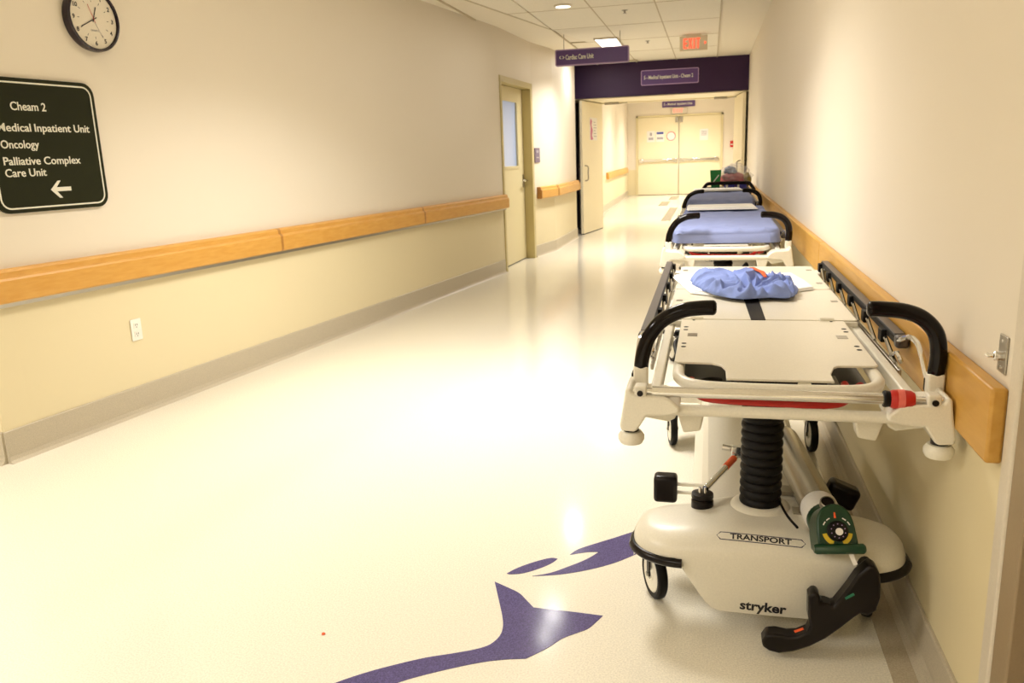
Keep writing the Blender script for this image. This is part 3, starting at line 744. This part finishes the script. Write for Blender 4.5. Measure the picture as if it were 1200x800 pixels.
    MB().tube(smooth_path(tp, 5), .0145, 14).build('foot_frame', m_white, R)
    fp = [(-.243,.775),(-.243,.245),(-.235,.235),(-.150,.230),(-.128,.21),(-.118,.17),(-.118,.088),(.122,.088),(.122,.15),(.138,.215),(.150,.230),(.235,.235),(.243,.245),(.243,.775)]
    MB().prism(fp, .7478, .7535).build('deck_panel', m_deck, R, bevel=.0015)
    sp_ = rrect(-.285,.285,.79,1.36,.012); MB().prism(sp_, .7478, .7535).build('deck_panel', m_deck, R, bevel=.0015)
    sp_ = rrect(-.285,.285,1.372,2.0,.02); MB().prism(sp_, .7478, .7535).build('deck_panel', m_deck, R, bevel=.0015)
    MB().box(-.285,.285,.778,.788,.735,.749).build('hinge_bar', m_white, R, bevel=.002)
    MB().box(-.285,.285,.80,1.99,.7335,.747).build('deck_support', m_white, R)
    for s in (-1, 1):
        MB().tube([(s*.215,.781,.755),(s*.175,.781,.755)], .008, 12).build('hinge_knuckle', m_white, R)
        for (uu, vv) in ((.205,.80),(.205,.765),(.185,.80)): MB().lathe([(.004,.7534),(.004,.7545)], Matrix.Translation((s*uu, vv, 0)), 10).build('rivet', m_blackm, R)
        for vv in (.66,.62,.44,.40): MB().lathe([(.007,.7534),(.007,.7542)], Matrix.Translation((s*.226, vv, 0)), 12).build('rivet_hole', m_blackm, R)
        MB().box(s*.205-.014, s*.205+.014, .53, .57, .7534, .7543).build('strap_slot', m_steel, R, smooth=False)
        for vv in (1.1, 1.5, 1.86): MB().box(s*.262-.011, s*.262+.011, vv, vv+.03, .7534, .7543).build('strap_slot', m_steel, R, smooth=False)
        # push handle
        hp = [(s*.318,.10,.772),(s*.312,.10,.81),(s*.298,.10,.85),(s*.268,.10,.888),(s*.222,.10,.912),(s*.18,.10,.919),(s*.150,.10,.920)]
        if s > 0: hp = [(.334,.10,.772),(.337,.10,.82),(.328,.10,.866),(.300,.10,.899),(.262,.10,.915),(.215,.10,.920),(.190,.10,.920)]
        sm = smooth_path(hp, 6); sm.append(sm[-1]+V(-s*.004,0,0)); sm.append(sm[-1]+V(-s*.003,0,0)); rr = [.0178]*len(sm); rr[-2] = .0155; rr[-1] = .0105; rr[0] = .0165
        h = MB().tube(sm, rr, 18).build('push_handle', m_black, R)
        hb = .318 if s < 0 else .334
        MB().box(s*hb-.017, s*hb+.017, .083, .117, .728, .776).build('handle_socket', m_white, h, bevel=.004)
        # side rail (folded)
        sr = empty('side_rail'); sr.parent = R
        top = [(s*.336,.44,.776),(s*.336,1.2,.778),(s*.336,1.96,.778)]
        MB().box(s*.336-.015, s*.336+.015, .44, 1.96, .757, .782).build('top_bar', m_blackm, sr, bevel=.007, seg=3)
        MB().box(s*.336-.013, s*.336+.013, .47, 1.95, .7815, .7845).build('top_pad', m_grey, sr, bevel=.001)
        MB().box(s*.336-.017, s*.336+.017, .425, .46, .752, .786).build('end_cap', m_grey, sr, bevel=.008)
        MB().box(s*.305-.004, s*.305+.004, .30, 1.95, .712, .728).build('lower_rail', m_steel, sr, bevel=.002)
        for k in range(6):
            v0 = .36+.27*k
            MB().tube([(s*.307,v0,.728),(s*.322,min(v0+.26,1.94),.764)], .006, 8).build('strut', m_chrome, sr)
            MB().box(s*.316-.008, s*.316+.008, v0+.20, v0+.245, .738, .774).build('strut_clip', m_blackm, sr, bevel=.003)
        MB().tube(smooth_path([(s*.33,.44,.765),(s*.322,.40,.782),(s*.327,.33,.806),(s*.332,.285,.806),(s*.335,.25,.793),(s*.337,.165,.735)], 5), .0068, 10).build('release_rod', m_chrome, sr)
        MB().tube(smooth_path([(s*.306,.42,.735),(s*.306,.36,.758),(s*.312,.33,.748),(s*.318,.36,.735),(s*.318,.40,.75)], 4), .005, 8).build('latch_hook', m_chrome, sr)
        MB().box(s*.337-.008, s*.337+.008, .14, .175, .715, .745).build('rod_clip', m_blackm, sr, bevel=.002)
    # stowed pole across the foot end
    v = .018
    po = MB().tube([(-.285,v,.7365),(.213,v,.7365)], .0125, 18).build('stowed_pole', m_chrome, R)
    MB().tube([(-.33,v,.7365),(.338,v,.7365)], .0075, 14).build('inner_pole', m_chrome, po)
    MB().tube([(.212,v,.7365),(.216,v,.7365),(.226,v,.7365)], [.017,.019,.017], 18).build('grip_collar', m_blackm, po)
    MB().tube([(.226,v,.7365),(.231,v,.7365),(.250,v,.7365),(.268,v,.7365),(.275,v,.7365)], [.018,.0205,.0215,.0195,.015], 20).build('red_grip', m_red, po)
    MB().tube([(.240,v,.7365),(.254,v,.7365)], [.0215,.0217], 20).build('grip_label', m_redlab, po)
    for s in (-1, 1):
        MB().box(s*.312-.014, s*.312+.014, v-.016, v+.02, .722, .752).build('pole_mount', m_white, po, bevel=.004)
        MB().lathe([(.007,0),(.007,.003)], frame((s*.312,v-.0205,.7365),(1,0,0),(0,0,1)), 14).build('pivot_bolt', m_brown, po)
    MB().tube(smooth_path([(-.20,.22,.710),(-.19,.13,.706),(-.15,.10,.697),(0,.095,.694),(.12,.098,.694),(.16,.13,.704),(.165,.22,.710)], 5), .009, 12).build('release_bar', m_red, R)
    MB().tube(smooth_path([(-.20,.62,.70),(-.205,.72,.712),(-.23,.72,.72),(-.255,.62,.715),(-.25,.52,.71),(-.24,.47,.70)], 5), .006, 10).build('cable', m_blackm, R)
    MB().box(-.262,-.20,.70,.73,.716,.73).build('cable_clip', m_blackm, R, bevel=.004)
    # pedals on both sides
    MB().box(-.318,-.245,.575,.630,.205,.292).build('foot_pedal', m_brown, R, bevel=.012, seg=3)
    pa = MB()
    for z in (.235, .262): pa.tube([(-.25,.60,z),(-.15,.60,z)], .006, 8)
    pa.build('pedal_arm', m_white, R)
    MB().obox(Matrix.Translation((.236,.60,.262)) @ Matrix.Rotation(.4,4,'Y'), -.046,.046,-.03,.03,-.034,.034).build('foot_pedal', m_brown, R, bevel=.014, seg=3)
    MB().tube([(.12,.60,.24),(.22,.60,.255)], .008, 8).build('pedal_arm', m_white, R)
    # pump cup and jack rod
    cp = MB().lathe([(.028,.280),(.031,.286),(.031,.310),(.027,.314),(.031,.320),(.030,.331),(.018,.334)], Matrix.Translation((-.168,.385,0)), 24).build('rubber_cup', m_brown, R)
    for du in (-.007,.007): MB().tube([(-.168+du,.378,.332),(-.168+du,.380,.350)], .0042, 10).build('cup_pin', m_chrome, cp)
    jr = MB().tube([(-.160,.395,.340),(-.075,.58,.368)], .0095, 14).build('jack_rod', m_chrome, R)
    MB().tube([(-.103,.519,.3588),(-.078,.574,.367)], .0105, 14).build('rod_sleeve', m_orange, jr)
    MB().obox(Matrix.Translation((-.070,.595,.382)), -.015,.015,-.012,.012,-.018,.018).build('rod_clevis', m_chrome, jr, bevel=.003)
    MB().tube([(-.112,.60,.392),(-.05,.60,.384)], .009, 10).build('clevis_pin', m_chrome, jr)
    # brake pedal
    PED = [(0.152,0.047),(0.163,0.067),(0.186,0.071),(0.214,0.067),(0.237,0.071),(0.260,0.085),(0.267,0.104),(0.261,0.127),(0.259,0.184),(0.268,0.196),(0.281,0.196),(0.287,0.185),(0.288,0.170),(0.302,0.170),(0.319,0.164),(0.336,0.192),(0.352,0.220),(0.368,0.252),(0.395,0.283),(0.411,0.278),(0.420,0.261),(0.424,0.235),(0.425,0.198),(0.418,0.163),(0.400,0.146),(0.383,0.151),(0.368,0.138),(0.337,0.104),(0.306,0.073),(0.268,0.045),(0.229,0.026),(0.195,0.017),(0.171,0.021),(0.155,0.031)]
    q = [(p[0]-.165, p[1]) for p in PED]
    bp = MB().prism(q, 0, .045, frame((0,.165,0),(1,0,0),(0,0,1))).build('brake_pedal', m_brown, R, bevel=.011, seg=3)
    MB().obox(frame((.075,.1185,.092),(1,0,.55),(0,0,1)), -.012,.012,-.003,.003,0,.0015).build('red_mark', m_orange, bp, smooth=False)
    MB().obox(frame((.189,.1185,.198),(1,0,.75),(0,0,1)), -.012,.012,-.003,.003,0,.0015).build('green_mark', mat('green_mark', S(30,110,80), .4), bp, smooth=False)
    MB().tube([(.235,.16,.24),(.235,.30,.24)], .02, 16).build('pedal_shaft', m_brown, bp)
    MB().box(-.235,-.10,.30,.58,.678,.686).build('notch_shade_plate', m_brown, R, bevel=.003)  # dark plate put in for shade and mechanism below the left notch
    MB().tube(smooth_path([(-.20,.26,.690),(-.175,.23,.705),(-.15,.24,.708),(-.128,.28,.695)], 4), .006, 8).build('lift_lever', m_blackm, R)
    MB().box(.10,.235,.30,.58,.678,.686).build('notch_shade_plate', m_brown, R, bevel=.003)  # same painted darkness below the right notch
    MB().tube([(.185,.20,.70),(.205,.24,.70)], .011, 12).build('release_knob', m_red, R)
    MB().box(.135,.155,.20,.30,.688,.71).build('spring_box', m_steel, R, bevel=.003)
    # deck strap
    MB().prism([(-.030,.775),(.014,.775),(.012,1.16),(-.038,1.16)], .7536, .7556).build('deck_strap', m_blackm, R, smooth=False)
    return R
bed = make_stretcher()
beds = [bed, copy_tree(bed), copy_tree(bed)]
spots = [((.165,1.80,0),0), ((.095,4.58,0),-.6), ((.10,7.35,0),-.4)]
labs = ['bare cream stretcher nearest the camera with a crumpled blue gown on its deck', 'second stretcher from the front, with blue-sheeted mattress close to the camera', 'third stretcher from the front, with blue sheet, furthest in the row']
for o, (p, a), l in zip(beds, spots, labs):
    if o is not bed:
        for ch in list(o.children):
            if ch.name.startswith('stowed_pole'):
                for g in list(ch.children): bpy.data.objects.remove(g, do_unlink=True)
                bpy.data.objects.remove(ch, do_unlink=True)
    o.location = p; o.rotation_euler.z = math.radians(a); tag(o, l, 'stretcher', 'hospital stretchers along the right wall')

# ------------------------------------------------------------------ oxygen cylinder
DZ = .7535
r = empty('oxygen_cylinder', (.27, 2.25, .33)); tag(r, 'grey oxygen cylinder with green regulator lying on the base of the nearest stretcher', 'oxygen cylinder')
O = V(.27, 2.25, .33)
ax0 = V(.258, 2.70, .322)-O; ax1 = V(.312, 2.075, .358)-O
da = (ax1-ax0).normalized()
Fx = frame(ax0, da.cross(V(0,0,1)), V(0,0,1)); Lc = (ax1-ax0).length      # local Z along +/- axis
if (Fx.to_3x3() @ V(0,0,1)).dot(da) < 0: Fx = Fx @ Matrix.Rotation(math.pi, 4, 'X')
MB().lathe([(.015,-.03),(.033,-.02),(.044,0),(.047,.02),(.047,Lc-.06)], Fx, 32).build('tank', m_tank, r)
MB().lathe([(.0475,Lc-.085),(.049,Lc-.08),(.049,Lc-.03),(.047,Lc-.01),(.042,Lc+.005)], Fx, 32).build('collar', m_paper, r)
MB().lathe([(.046,Lc-.02),(.047,Lc),(.045,Lc+.05),(.038,Lc+.07)], Fx, 28).build('regulator_body', m_green, r)
pc = V(.319, 1.952, .360)-O
Fp = frame(pc, (1, .12, .03), (-.05, .50, .86)) @ Matrix.Scale(.88, 4)   # front panel: X right, Y up, Z to the viewer
sh = [(-.052,-.055),(.056,-.055),(.055,-.03),(.05,.015),(.040,.045),(.020,.064),(-.005,.068),(-.032,.056),(-.048,.03),(-.053,-.01)]
sh = [(p.x,p.y) for p in smooth_path([(a,b,0) for a,b in sh[1:]], 3)]+[(-.052,-.055)]
MB().prism(sh, -.10, 0, Fp).build('regulator_panel', m_green, r, bevel=.010, seg=3)
MB().tube([Fp @ V(-.066,-.056,.002), Fp @ V(-.060,-.056,.002), Fp @ V(.066,-.056,.002), Fp @ V(.071,-.056,.002)], [.009,.0125,.0125,.009], 18).build('t_handle', m_green, r)
dl = MB().lathe([(.028,0),(.028,.010),(.024,.014)], Fp @ Matrix.Translation((.002,-.008,0)), 32).build('dial', m_blackm, r)
MB().lathe([(.010,.014),(.010,.017)], Fp @ Matrix.Translation((.004,-.010,0)), 20).build('dial_cap', m_paper, dl)
for k in range(10):
    a = math.radians(36*k+18); MB().lathe([(.0017,.0140),(.0017,.0145)], Fp @ Matrix.Translation((.002+.019*math.cos(a),-.008+.019*math.sin(a),0)), 8).build('dial_dot', m_signpe, dl, smooth=False)
def arc(r0, r1, a0, a1, z, nm, m):
    n = 8; pl = [(.002+r1*math.cos(math.radians(a0+(a1-a0)*k/n)), -.008+r1*math.sin(math.radians(a0+(a1-a0)*k/n))) for k in range(n+1)]
    pl += [(.002+r0*math.cos(math.radians(a1+(a0-a1)*k/n)), -.008+r0*math.sin(math.radians(a1+(a0-a1)*k/n))) for k in range(n+1)]
    MB().prism(pl, 0, z, Fp).build(nm, m, r, smooth=False)
arc(.029,.041,-170,-112,.0012,'yellow_label',m_yellow); arc(.029,.041,-68,-10,.0012,'yellow_label',m_yellow)
for a0 in (25, 48, 115, 138): arc(.038,.041,a0,a0+16,.001,'scale_mark',m_paper)
MB().prism([(-.003,.028),(.003,.028),(.002,.044),(-.002,.044)], 0, .0015, Fp).build('pointer', m_orange, r, smooth=False)
Fg = Fp @ Matrix.Translation((-.010,.072,-.024)) @ Matrix.Rotation(-.55, 4, 'X')
MB().lathe([(.021,-.01),(.021,.006),(.018,.008)], Fg, 24, cap=False).build('gauge_rim', m_steel, r)
MB().lathe([(.018,0),(.018,.004)], Fg, 24).build('gauge_face', m_brown, r)
MB().obox(Fp @ Matrix.Translation((.036,-.082,-.002)) @ Matrix.Rotation(.3,4,'Z'), -.006,.006,-.018,.016,-.001,0).build('paper_tag', m_paper, r, smooth=False)
MB().tube(smooth_path([(.178-O.x,2.42-O.y,.40-O.z),(.195-O.x,2.26-O.y,.335-O.z),(.215-O.x,2.12-O.y,.318-O.z),(.238-O.x,2.03-O.y,.318-O.z)], 5), .0035, 8).build('hose', m_blackm, r)
MB().box(-.05,.03,.08,.13,-.055,-.043).box(-.03,.05,-.10,-.06,-.036,-.026).build('cradle', m_steel, r)

# ------------------------------------------------------------------ linen on the first stretcher
SH = [(-0.150,3.475),(-0.062,3.049),(0.064,2.962),(0.303,3.077),(0.388,3.145),(0.372,3.317),(0.340,3.521),(-0.043,3.499)]
r = empty('folded_sheet', (.12,3.25,DZ)); tag(r, 'flat white folded sheet under the crumpled blue gown', 'sheet')
for k in range(3):
    sc_ = 1-.02*k
    pl = [((p[0]-.12)*sc_+.004*k, (p[1]-3.25)*sc_+.003*k) for p in SH]
    MB().prism(pl, .0025+.0035*k, .0055+.0035*k).build('fold_layer', m_sheetw, r, bevel=.001)
GW = [(-0.065,3.26),(-.02,3.06),(0.048,2.927),(0.120,2.872),(0.207,2.899),(0.279,2.901),(0.312,3.02),(.318,3.16),(0.285,3.30),(.18,3.36),(0.06,3.37),(-.03,3.34)]
gc = V(.13,3.13,0)
def heap(outline, c, H, seed, nr=64, na=260, folds=1.0):
    P = smooth_path([(p[0]-c.x, p[1]-c.y, 0) for p in outline], 8, True)
    ang = sorted([(math.atan2(p.y, p.x), p.length) for p in P])
    def rad(a):
        a = (a+math.pi) % (2*math.pi)-math.pi
        for i in range(len(ang)):
            a0, r0 = ang[i-1]; a1, r1 = ang[i]
            if i == 0: a0 -= 2*math.pi
            if a0 <= a <= a1: return r0+(r1-r0)*(a-a0)/max(1e-6, a1-a0)
        return ang[0][1]
    rows = []
    for i in range(nr+1):
        t = i/nr; row = []
        for k in range(na):
            a = 2*math.pi*k/na; R_ = rad(a)*(1+.05*noise.noise(V(math.cos(a)*4, math.sin(a)*4, seed))*t)
            x, y = R_*t*math.cos(a), R_*t*math.sin(a)
            p = V(x*7, y*7, seed)
            wx = noise.noise(p*1.2)*.35; wy = noise.noise(p*1.2+V(9,3,1))*.35
            ca = math.cos(.6+wx*2); sa = math.sin(.6+wx*2)
            q = V((x*ca+y*.6*sa)*17+wy*4, (-x*sa+y*.6*ca)*7+wx*4, seed*2)
            rdg = 1-min(1, abs(noise.noise(q))*2.0)
            kx, ky = x-.035, y+.14                              # knot from which the creases radiate
            kd = math.hypot(kx, ky); ka = math.atan2(ky, kx)
            ph = ka*6.5+2.2*noise.noise(p*.9+V(5,1,2))+kd*6
            cre = (.45*(1-abs(math.sin(ph)))+.55*(.5+.5*math.cos(2*ph)))*min(1, kd/.06)*max(.25, 1-kd/.34)
            fine = 1-min(1, abs(noise.noise(V(ka*7, kd*9, seed+3)+p*.15))*2.4)
            big = .62+.75*noise.noise(V(x*5+3, y*5, seed))
            dome = max(0, 1-t**3.0)**.6
            z = H*dome*(big*.7+.3)+folds*(.030*cre+.020*rdg**2+.003*fine-.012)*min(1, (1-t)*7+.35)
            row.append(V(x, y, max(.0015, z+.004)))
        rows.append(row+[row[0]])
    return rows
rows = heap(GW, gc, .068, 3.7)
mb = MB().grid(rows)
n = len(rows[0])
mb.add([V(p.x*.98, p.y*.98, .0) for p in rows[-1]]+list(rows[-1]), [(i, i+1, n+i+1, n+i) for i in range(n-1)])
tag(mb.build('hospital_gown', m_blue, angle=80, loc=(gc.x, gc.y, DZ+.0125)), 'crumpled light blue hospital gown in a heap on the nearest stretcher', 'gown')
gv = BVHTree.FromPolygons([V(*v) for v in mb.v], [f for f in mb.f])
def gown_z(x, y):
    h = gv.ray_cast(V(x-gc.x, y-gc.y, 1), V(0,0,-1)); return (h[0].z if h[0] else 0)+DZ+.0125
sp0 = [(.160,3.26),(.172,3.215),(.185,3.17),(.198,3.12),(.208,3.08)]
zz_ = max(gown_z(*p) for p in sp0)
r = MB().tube([(p[0]-.16, p[1]-3.26, .006+.5*(gown_z(*p)-zz_)) for p in sp0], [.003,.006,.008,.009,.006], 10, sq=(1,.5)).build('plastic_strip', m_orange, loc=(.16,3.26,zz_))
tag(r, 'short orange plastic strip lying on the blue gown', 'strip')

# ------------------------------------------------------------------ mattresses
def mattress(bedo, label, seed, towel_label):
    hw, L0, L1, H = .298, .15, 2.0, .080
    nx, ny = 46, 90
    rows = []
    def prof(u):                                              # cross profile, param 0..1
        return u
    top = []
    # closed box-like skin: wrap cross-section
    cs = []
    for k in range(9): cs.append((-hw, .004+(H-.03)*k/8))
    for k in range(1, 6): a = math.pi/2*k/5; cs.append((-hw+.028-.028*math.cos(a), H-.026+.026*math.sin(a)))
    for k in range(1, 31): cs.append((-hw+.028+(2*hw-.056)*k/31, H))
    cs += [(-p[0], p[1]) for p in reversed(cs[:14])]
    ends = [0, .002, .008, .018, .03]
    ys = [L0+e for e in ends]+[L0+.03+(L1-L0-.06)*k/80 for k in range(1, 80)]+[L1-e for e in reversed(ends)]
    for y in ys:
        e = min(y-L0, L1-y); f = 1 if e >= .03 else math.sqrt(max(0, 1-((.03-e)/.03)**2))
        ee = min(y-L0, L1-y); cor = max(0, .06-ee); du = .06-math.sqrt(max(0, .06**2-cor**2))
        row = []
        for (u, z) in cs:
            uu = u*(hw-du)/hw
            zz = z if z < H*.6 else H*.6+(z-H*.6)*(.35+.65*f)
            p = V(uu*5, y*5, seed)
            wr = noise.noise(V(uu*9+noise.noise(p)*1.5, y*3.5, seed))
            fold = max(0, 1-abs(noise.noise(V(uu*6+y*4, y*5-uu*5, seed+7)))*5)
            edge = 1 if ee > .35 else 1.6
            zz += (.005*wr+.007*fold*edge) if z > .03 else 0
            bulge = .006*noise.noise(V(y*9, z*12, seed+2)) if abs(u) > hw*.97 else 0
            row.append(V(uu+bulge, y-(.012*(1+noise.noise(V(uu*8, z*25, seed+5))) if y < L0+.02 and z < H*.7 else 0), max(0.001, zz)))
        rows.append(row)
    mb = MB().grid(rows)
    n = len(rows[0])
    for R_ in (rows[0], rows[-1]): mb.add(R_, [tuple(range(n))])
    mt = Matrix.Translation(bedo.location) @ Matrix.Rotation(bedo.rotation_euler.z, 4, 'Z')
    o = mb.build('mattress', m_blue2, angle=70); o.location = mt @ V(0,0,DZ+.002); o.rotation_euler.z = bedo.rotation_euler.z
    tag(o, label, 'mattress', 'blue-sheeted stretcher mattresses')
    t = empty('folded_blanket'); t.location = mt @ V(-.02, 1.72, DZ+H+.012); t.rotation_euler.z = bedo.rotation_euler.z+.04
    tag(t, towel_label, 'blanket', 'white folded blankets on the stretchers')
    for k in range(3):
        MB().prism(rrect(-.255+.004*k, .245-.006*k, -.20+.006*k, .19, .012), .004+.006*k, .0095+.006*k).build('fold_layer', m_sheetw, t, bevel=.0025, seg=2)
mattress(beds[1], 'blue-sheeted mattress on the second stretcher, the nearer of two', 2.3, 'white folded blanket at the far end of the nearer blue mattress')
mattress(beds[2], 'blue-sheeted mattress on the third stretcher, the farther of two', 8.1, 'white folded blanket at the far end of the farther blue mattress')

# ------------------------------------------------------------------ cart behind the stretchers
CX, CY = .21, 9.75
r = empty('utility_cart', (CX, CY, 0)); tag(r, 'black-framed utility cart loaded with bags behind the last stretcher', 'cart')
for zz in (.25, .80): MB().box(-.26, .26, .03, .83, zz, zz+.025).build('shelf', m_blackm, r, bevel=.006)
for x in (-.25, .25):
    for y in (.04, .82):
        MB().tube([(x,y,.09),(x,y,.82)], .014, 10).build('post', m_blackm, r)
        MB().lathe([(.035,-.012),(.045,-.008),(.045,.008),(.035,.012)], Matrix.Translation((x,y,.045)) @ Matrix.Rotation(math.pi/2,4,'Y'), 20).build('caster', m_blackm, r)
MB().tube(smooth_path([(-.30,.0,.80),(-.275,.0,.84),(-.24,.0,.885),(-.2,.0,.895),(0,.0,.896),(.2,.0,.895),(.24,.0,.885),(.275,.0,.84),(.30,.0,.80)], 4), .02, 12).build('push_bar', m_black, r)
MB().tube([(-.30,.0,.81),(-.2,.04,.81),(.2,.04,.81),(.30,.0,.81)], .016, 10).build('lower_bar', m_black, r)
CT = .826
b = empty('storage_bin', (CX-.14, CY+.22, CT)); tag(b, 'bright green open bin on the far cart', 'bin')
MB().add([V(x*s_, y*s_, z) for z, s_ in ((0,.72),(.215,1)) for x, y in ((-.065,-.07),(.065,-.07),(.065,.07),(-.065,.07))], [(3,2,1,0),(0,1,5,4),(1,2,6,5),(2,3,7,6),(3,0,4,7)]).build('bin_body', m_greenb, b, smooth=False)
MB().obox(frame((.005,-.065,.12),(1,0,1.3),(0,-.1,1)), -.05,.05,-.005,.005,0,.004).build('diagonal_label', m_paper, b, smooth=False)
for k, x in enumerate((.02, .15)):
    q = empty('packet', (CX+x, CY+.10, CT)); tag(q, ('blue printed packet on the cart beside the green bin','blue printed packet on the cart nearest the right wall')[k], 'packet', 'blue packets on the cart')
    MB().box(-.06,.06,-.03,.03,0,.075).build('packet_body', m_bluebox, q, bevel=.008)
    MB().box(-.045,-.02,-.0315,-.0302,.02,.06).build('printed_mark', m_paper, q, smooth=False)
bg = empty('plastic_bag', (CX+.08, CY+.42, CT)); tag(bg, 'clear plastic bag stuffed with pink and blue clothing on the cart', 'bag')
def blob(rx, ry, rz, c, seed, amp, nm, m, par):
    rows = []
    for i in range(25):
        th = math.pi*i/24; row = []
        for k in range(41):
            ph = 2*math.pi*(k % 40)/40; d = V(math.sin(th)*math.cos(ph), math.sin(th)*math.sin(ph), math.cos(th))
            rr = 1+amp*noise.noise(d*2.2+V(seed,0,0))+amp*.4*noise.noise(d*6+V(0,seed,0))
            row.append(V(c[0]+d.x*rx*rr, c[1]+d.y*ry*rr, max(.002, c[2]+d.z*rz*rr)))
        rows.append(row)
    return MB().grid(rows).build(nm, m, par, angle=80)
blob(.18, .17, .135, (0,0,.14), 1.3, .30, 'bag_skin', m_bag, bg)
blob(.145, .13, .085, (-.02,-.02,.095), 4.1, .3, 'pink_cloth', m_bagc, bg)
blob(.07, .06, .05, (-.05,-.04,.20), 6.1, .3, 'blue_cloth', m_bagd, bg)
blob(.05, .05, .08, (.14,-.04,.09), 9.1, .3, 'olive_cloth', m_bago, bg)

c_ = MB().lathe([(.002,0),(.005,.001),(.0055,.003),(.003,.005)], None, 8).build('crumb', m_orange, loc=(-1.025,1.812,0))
tag(c_, 'tiny orange crumb on the cream floor left of the fish inlay', 'crumb')
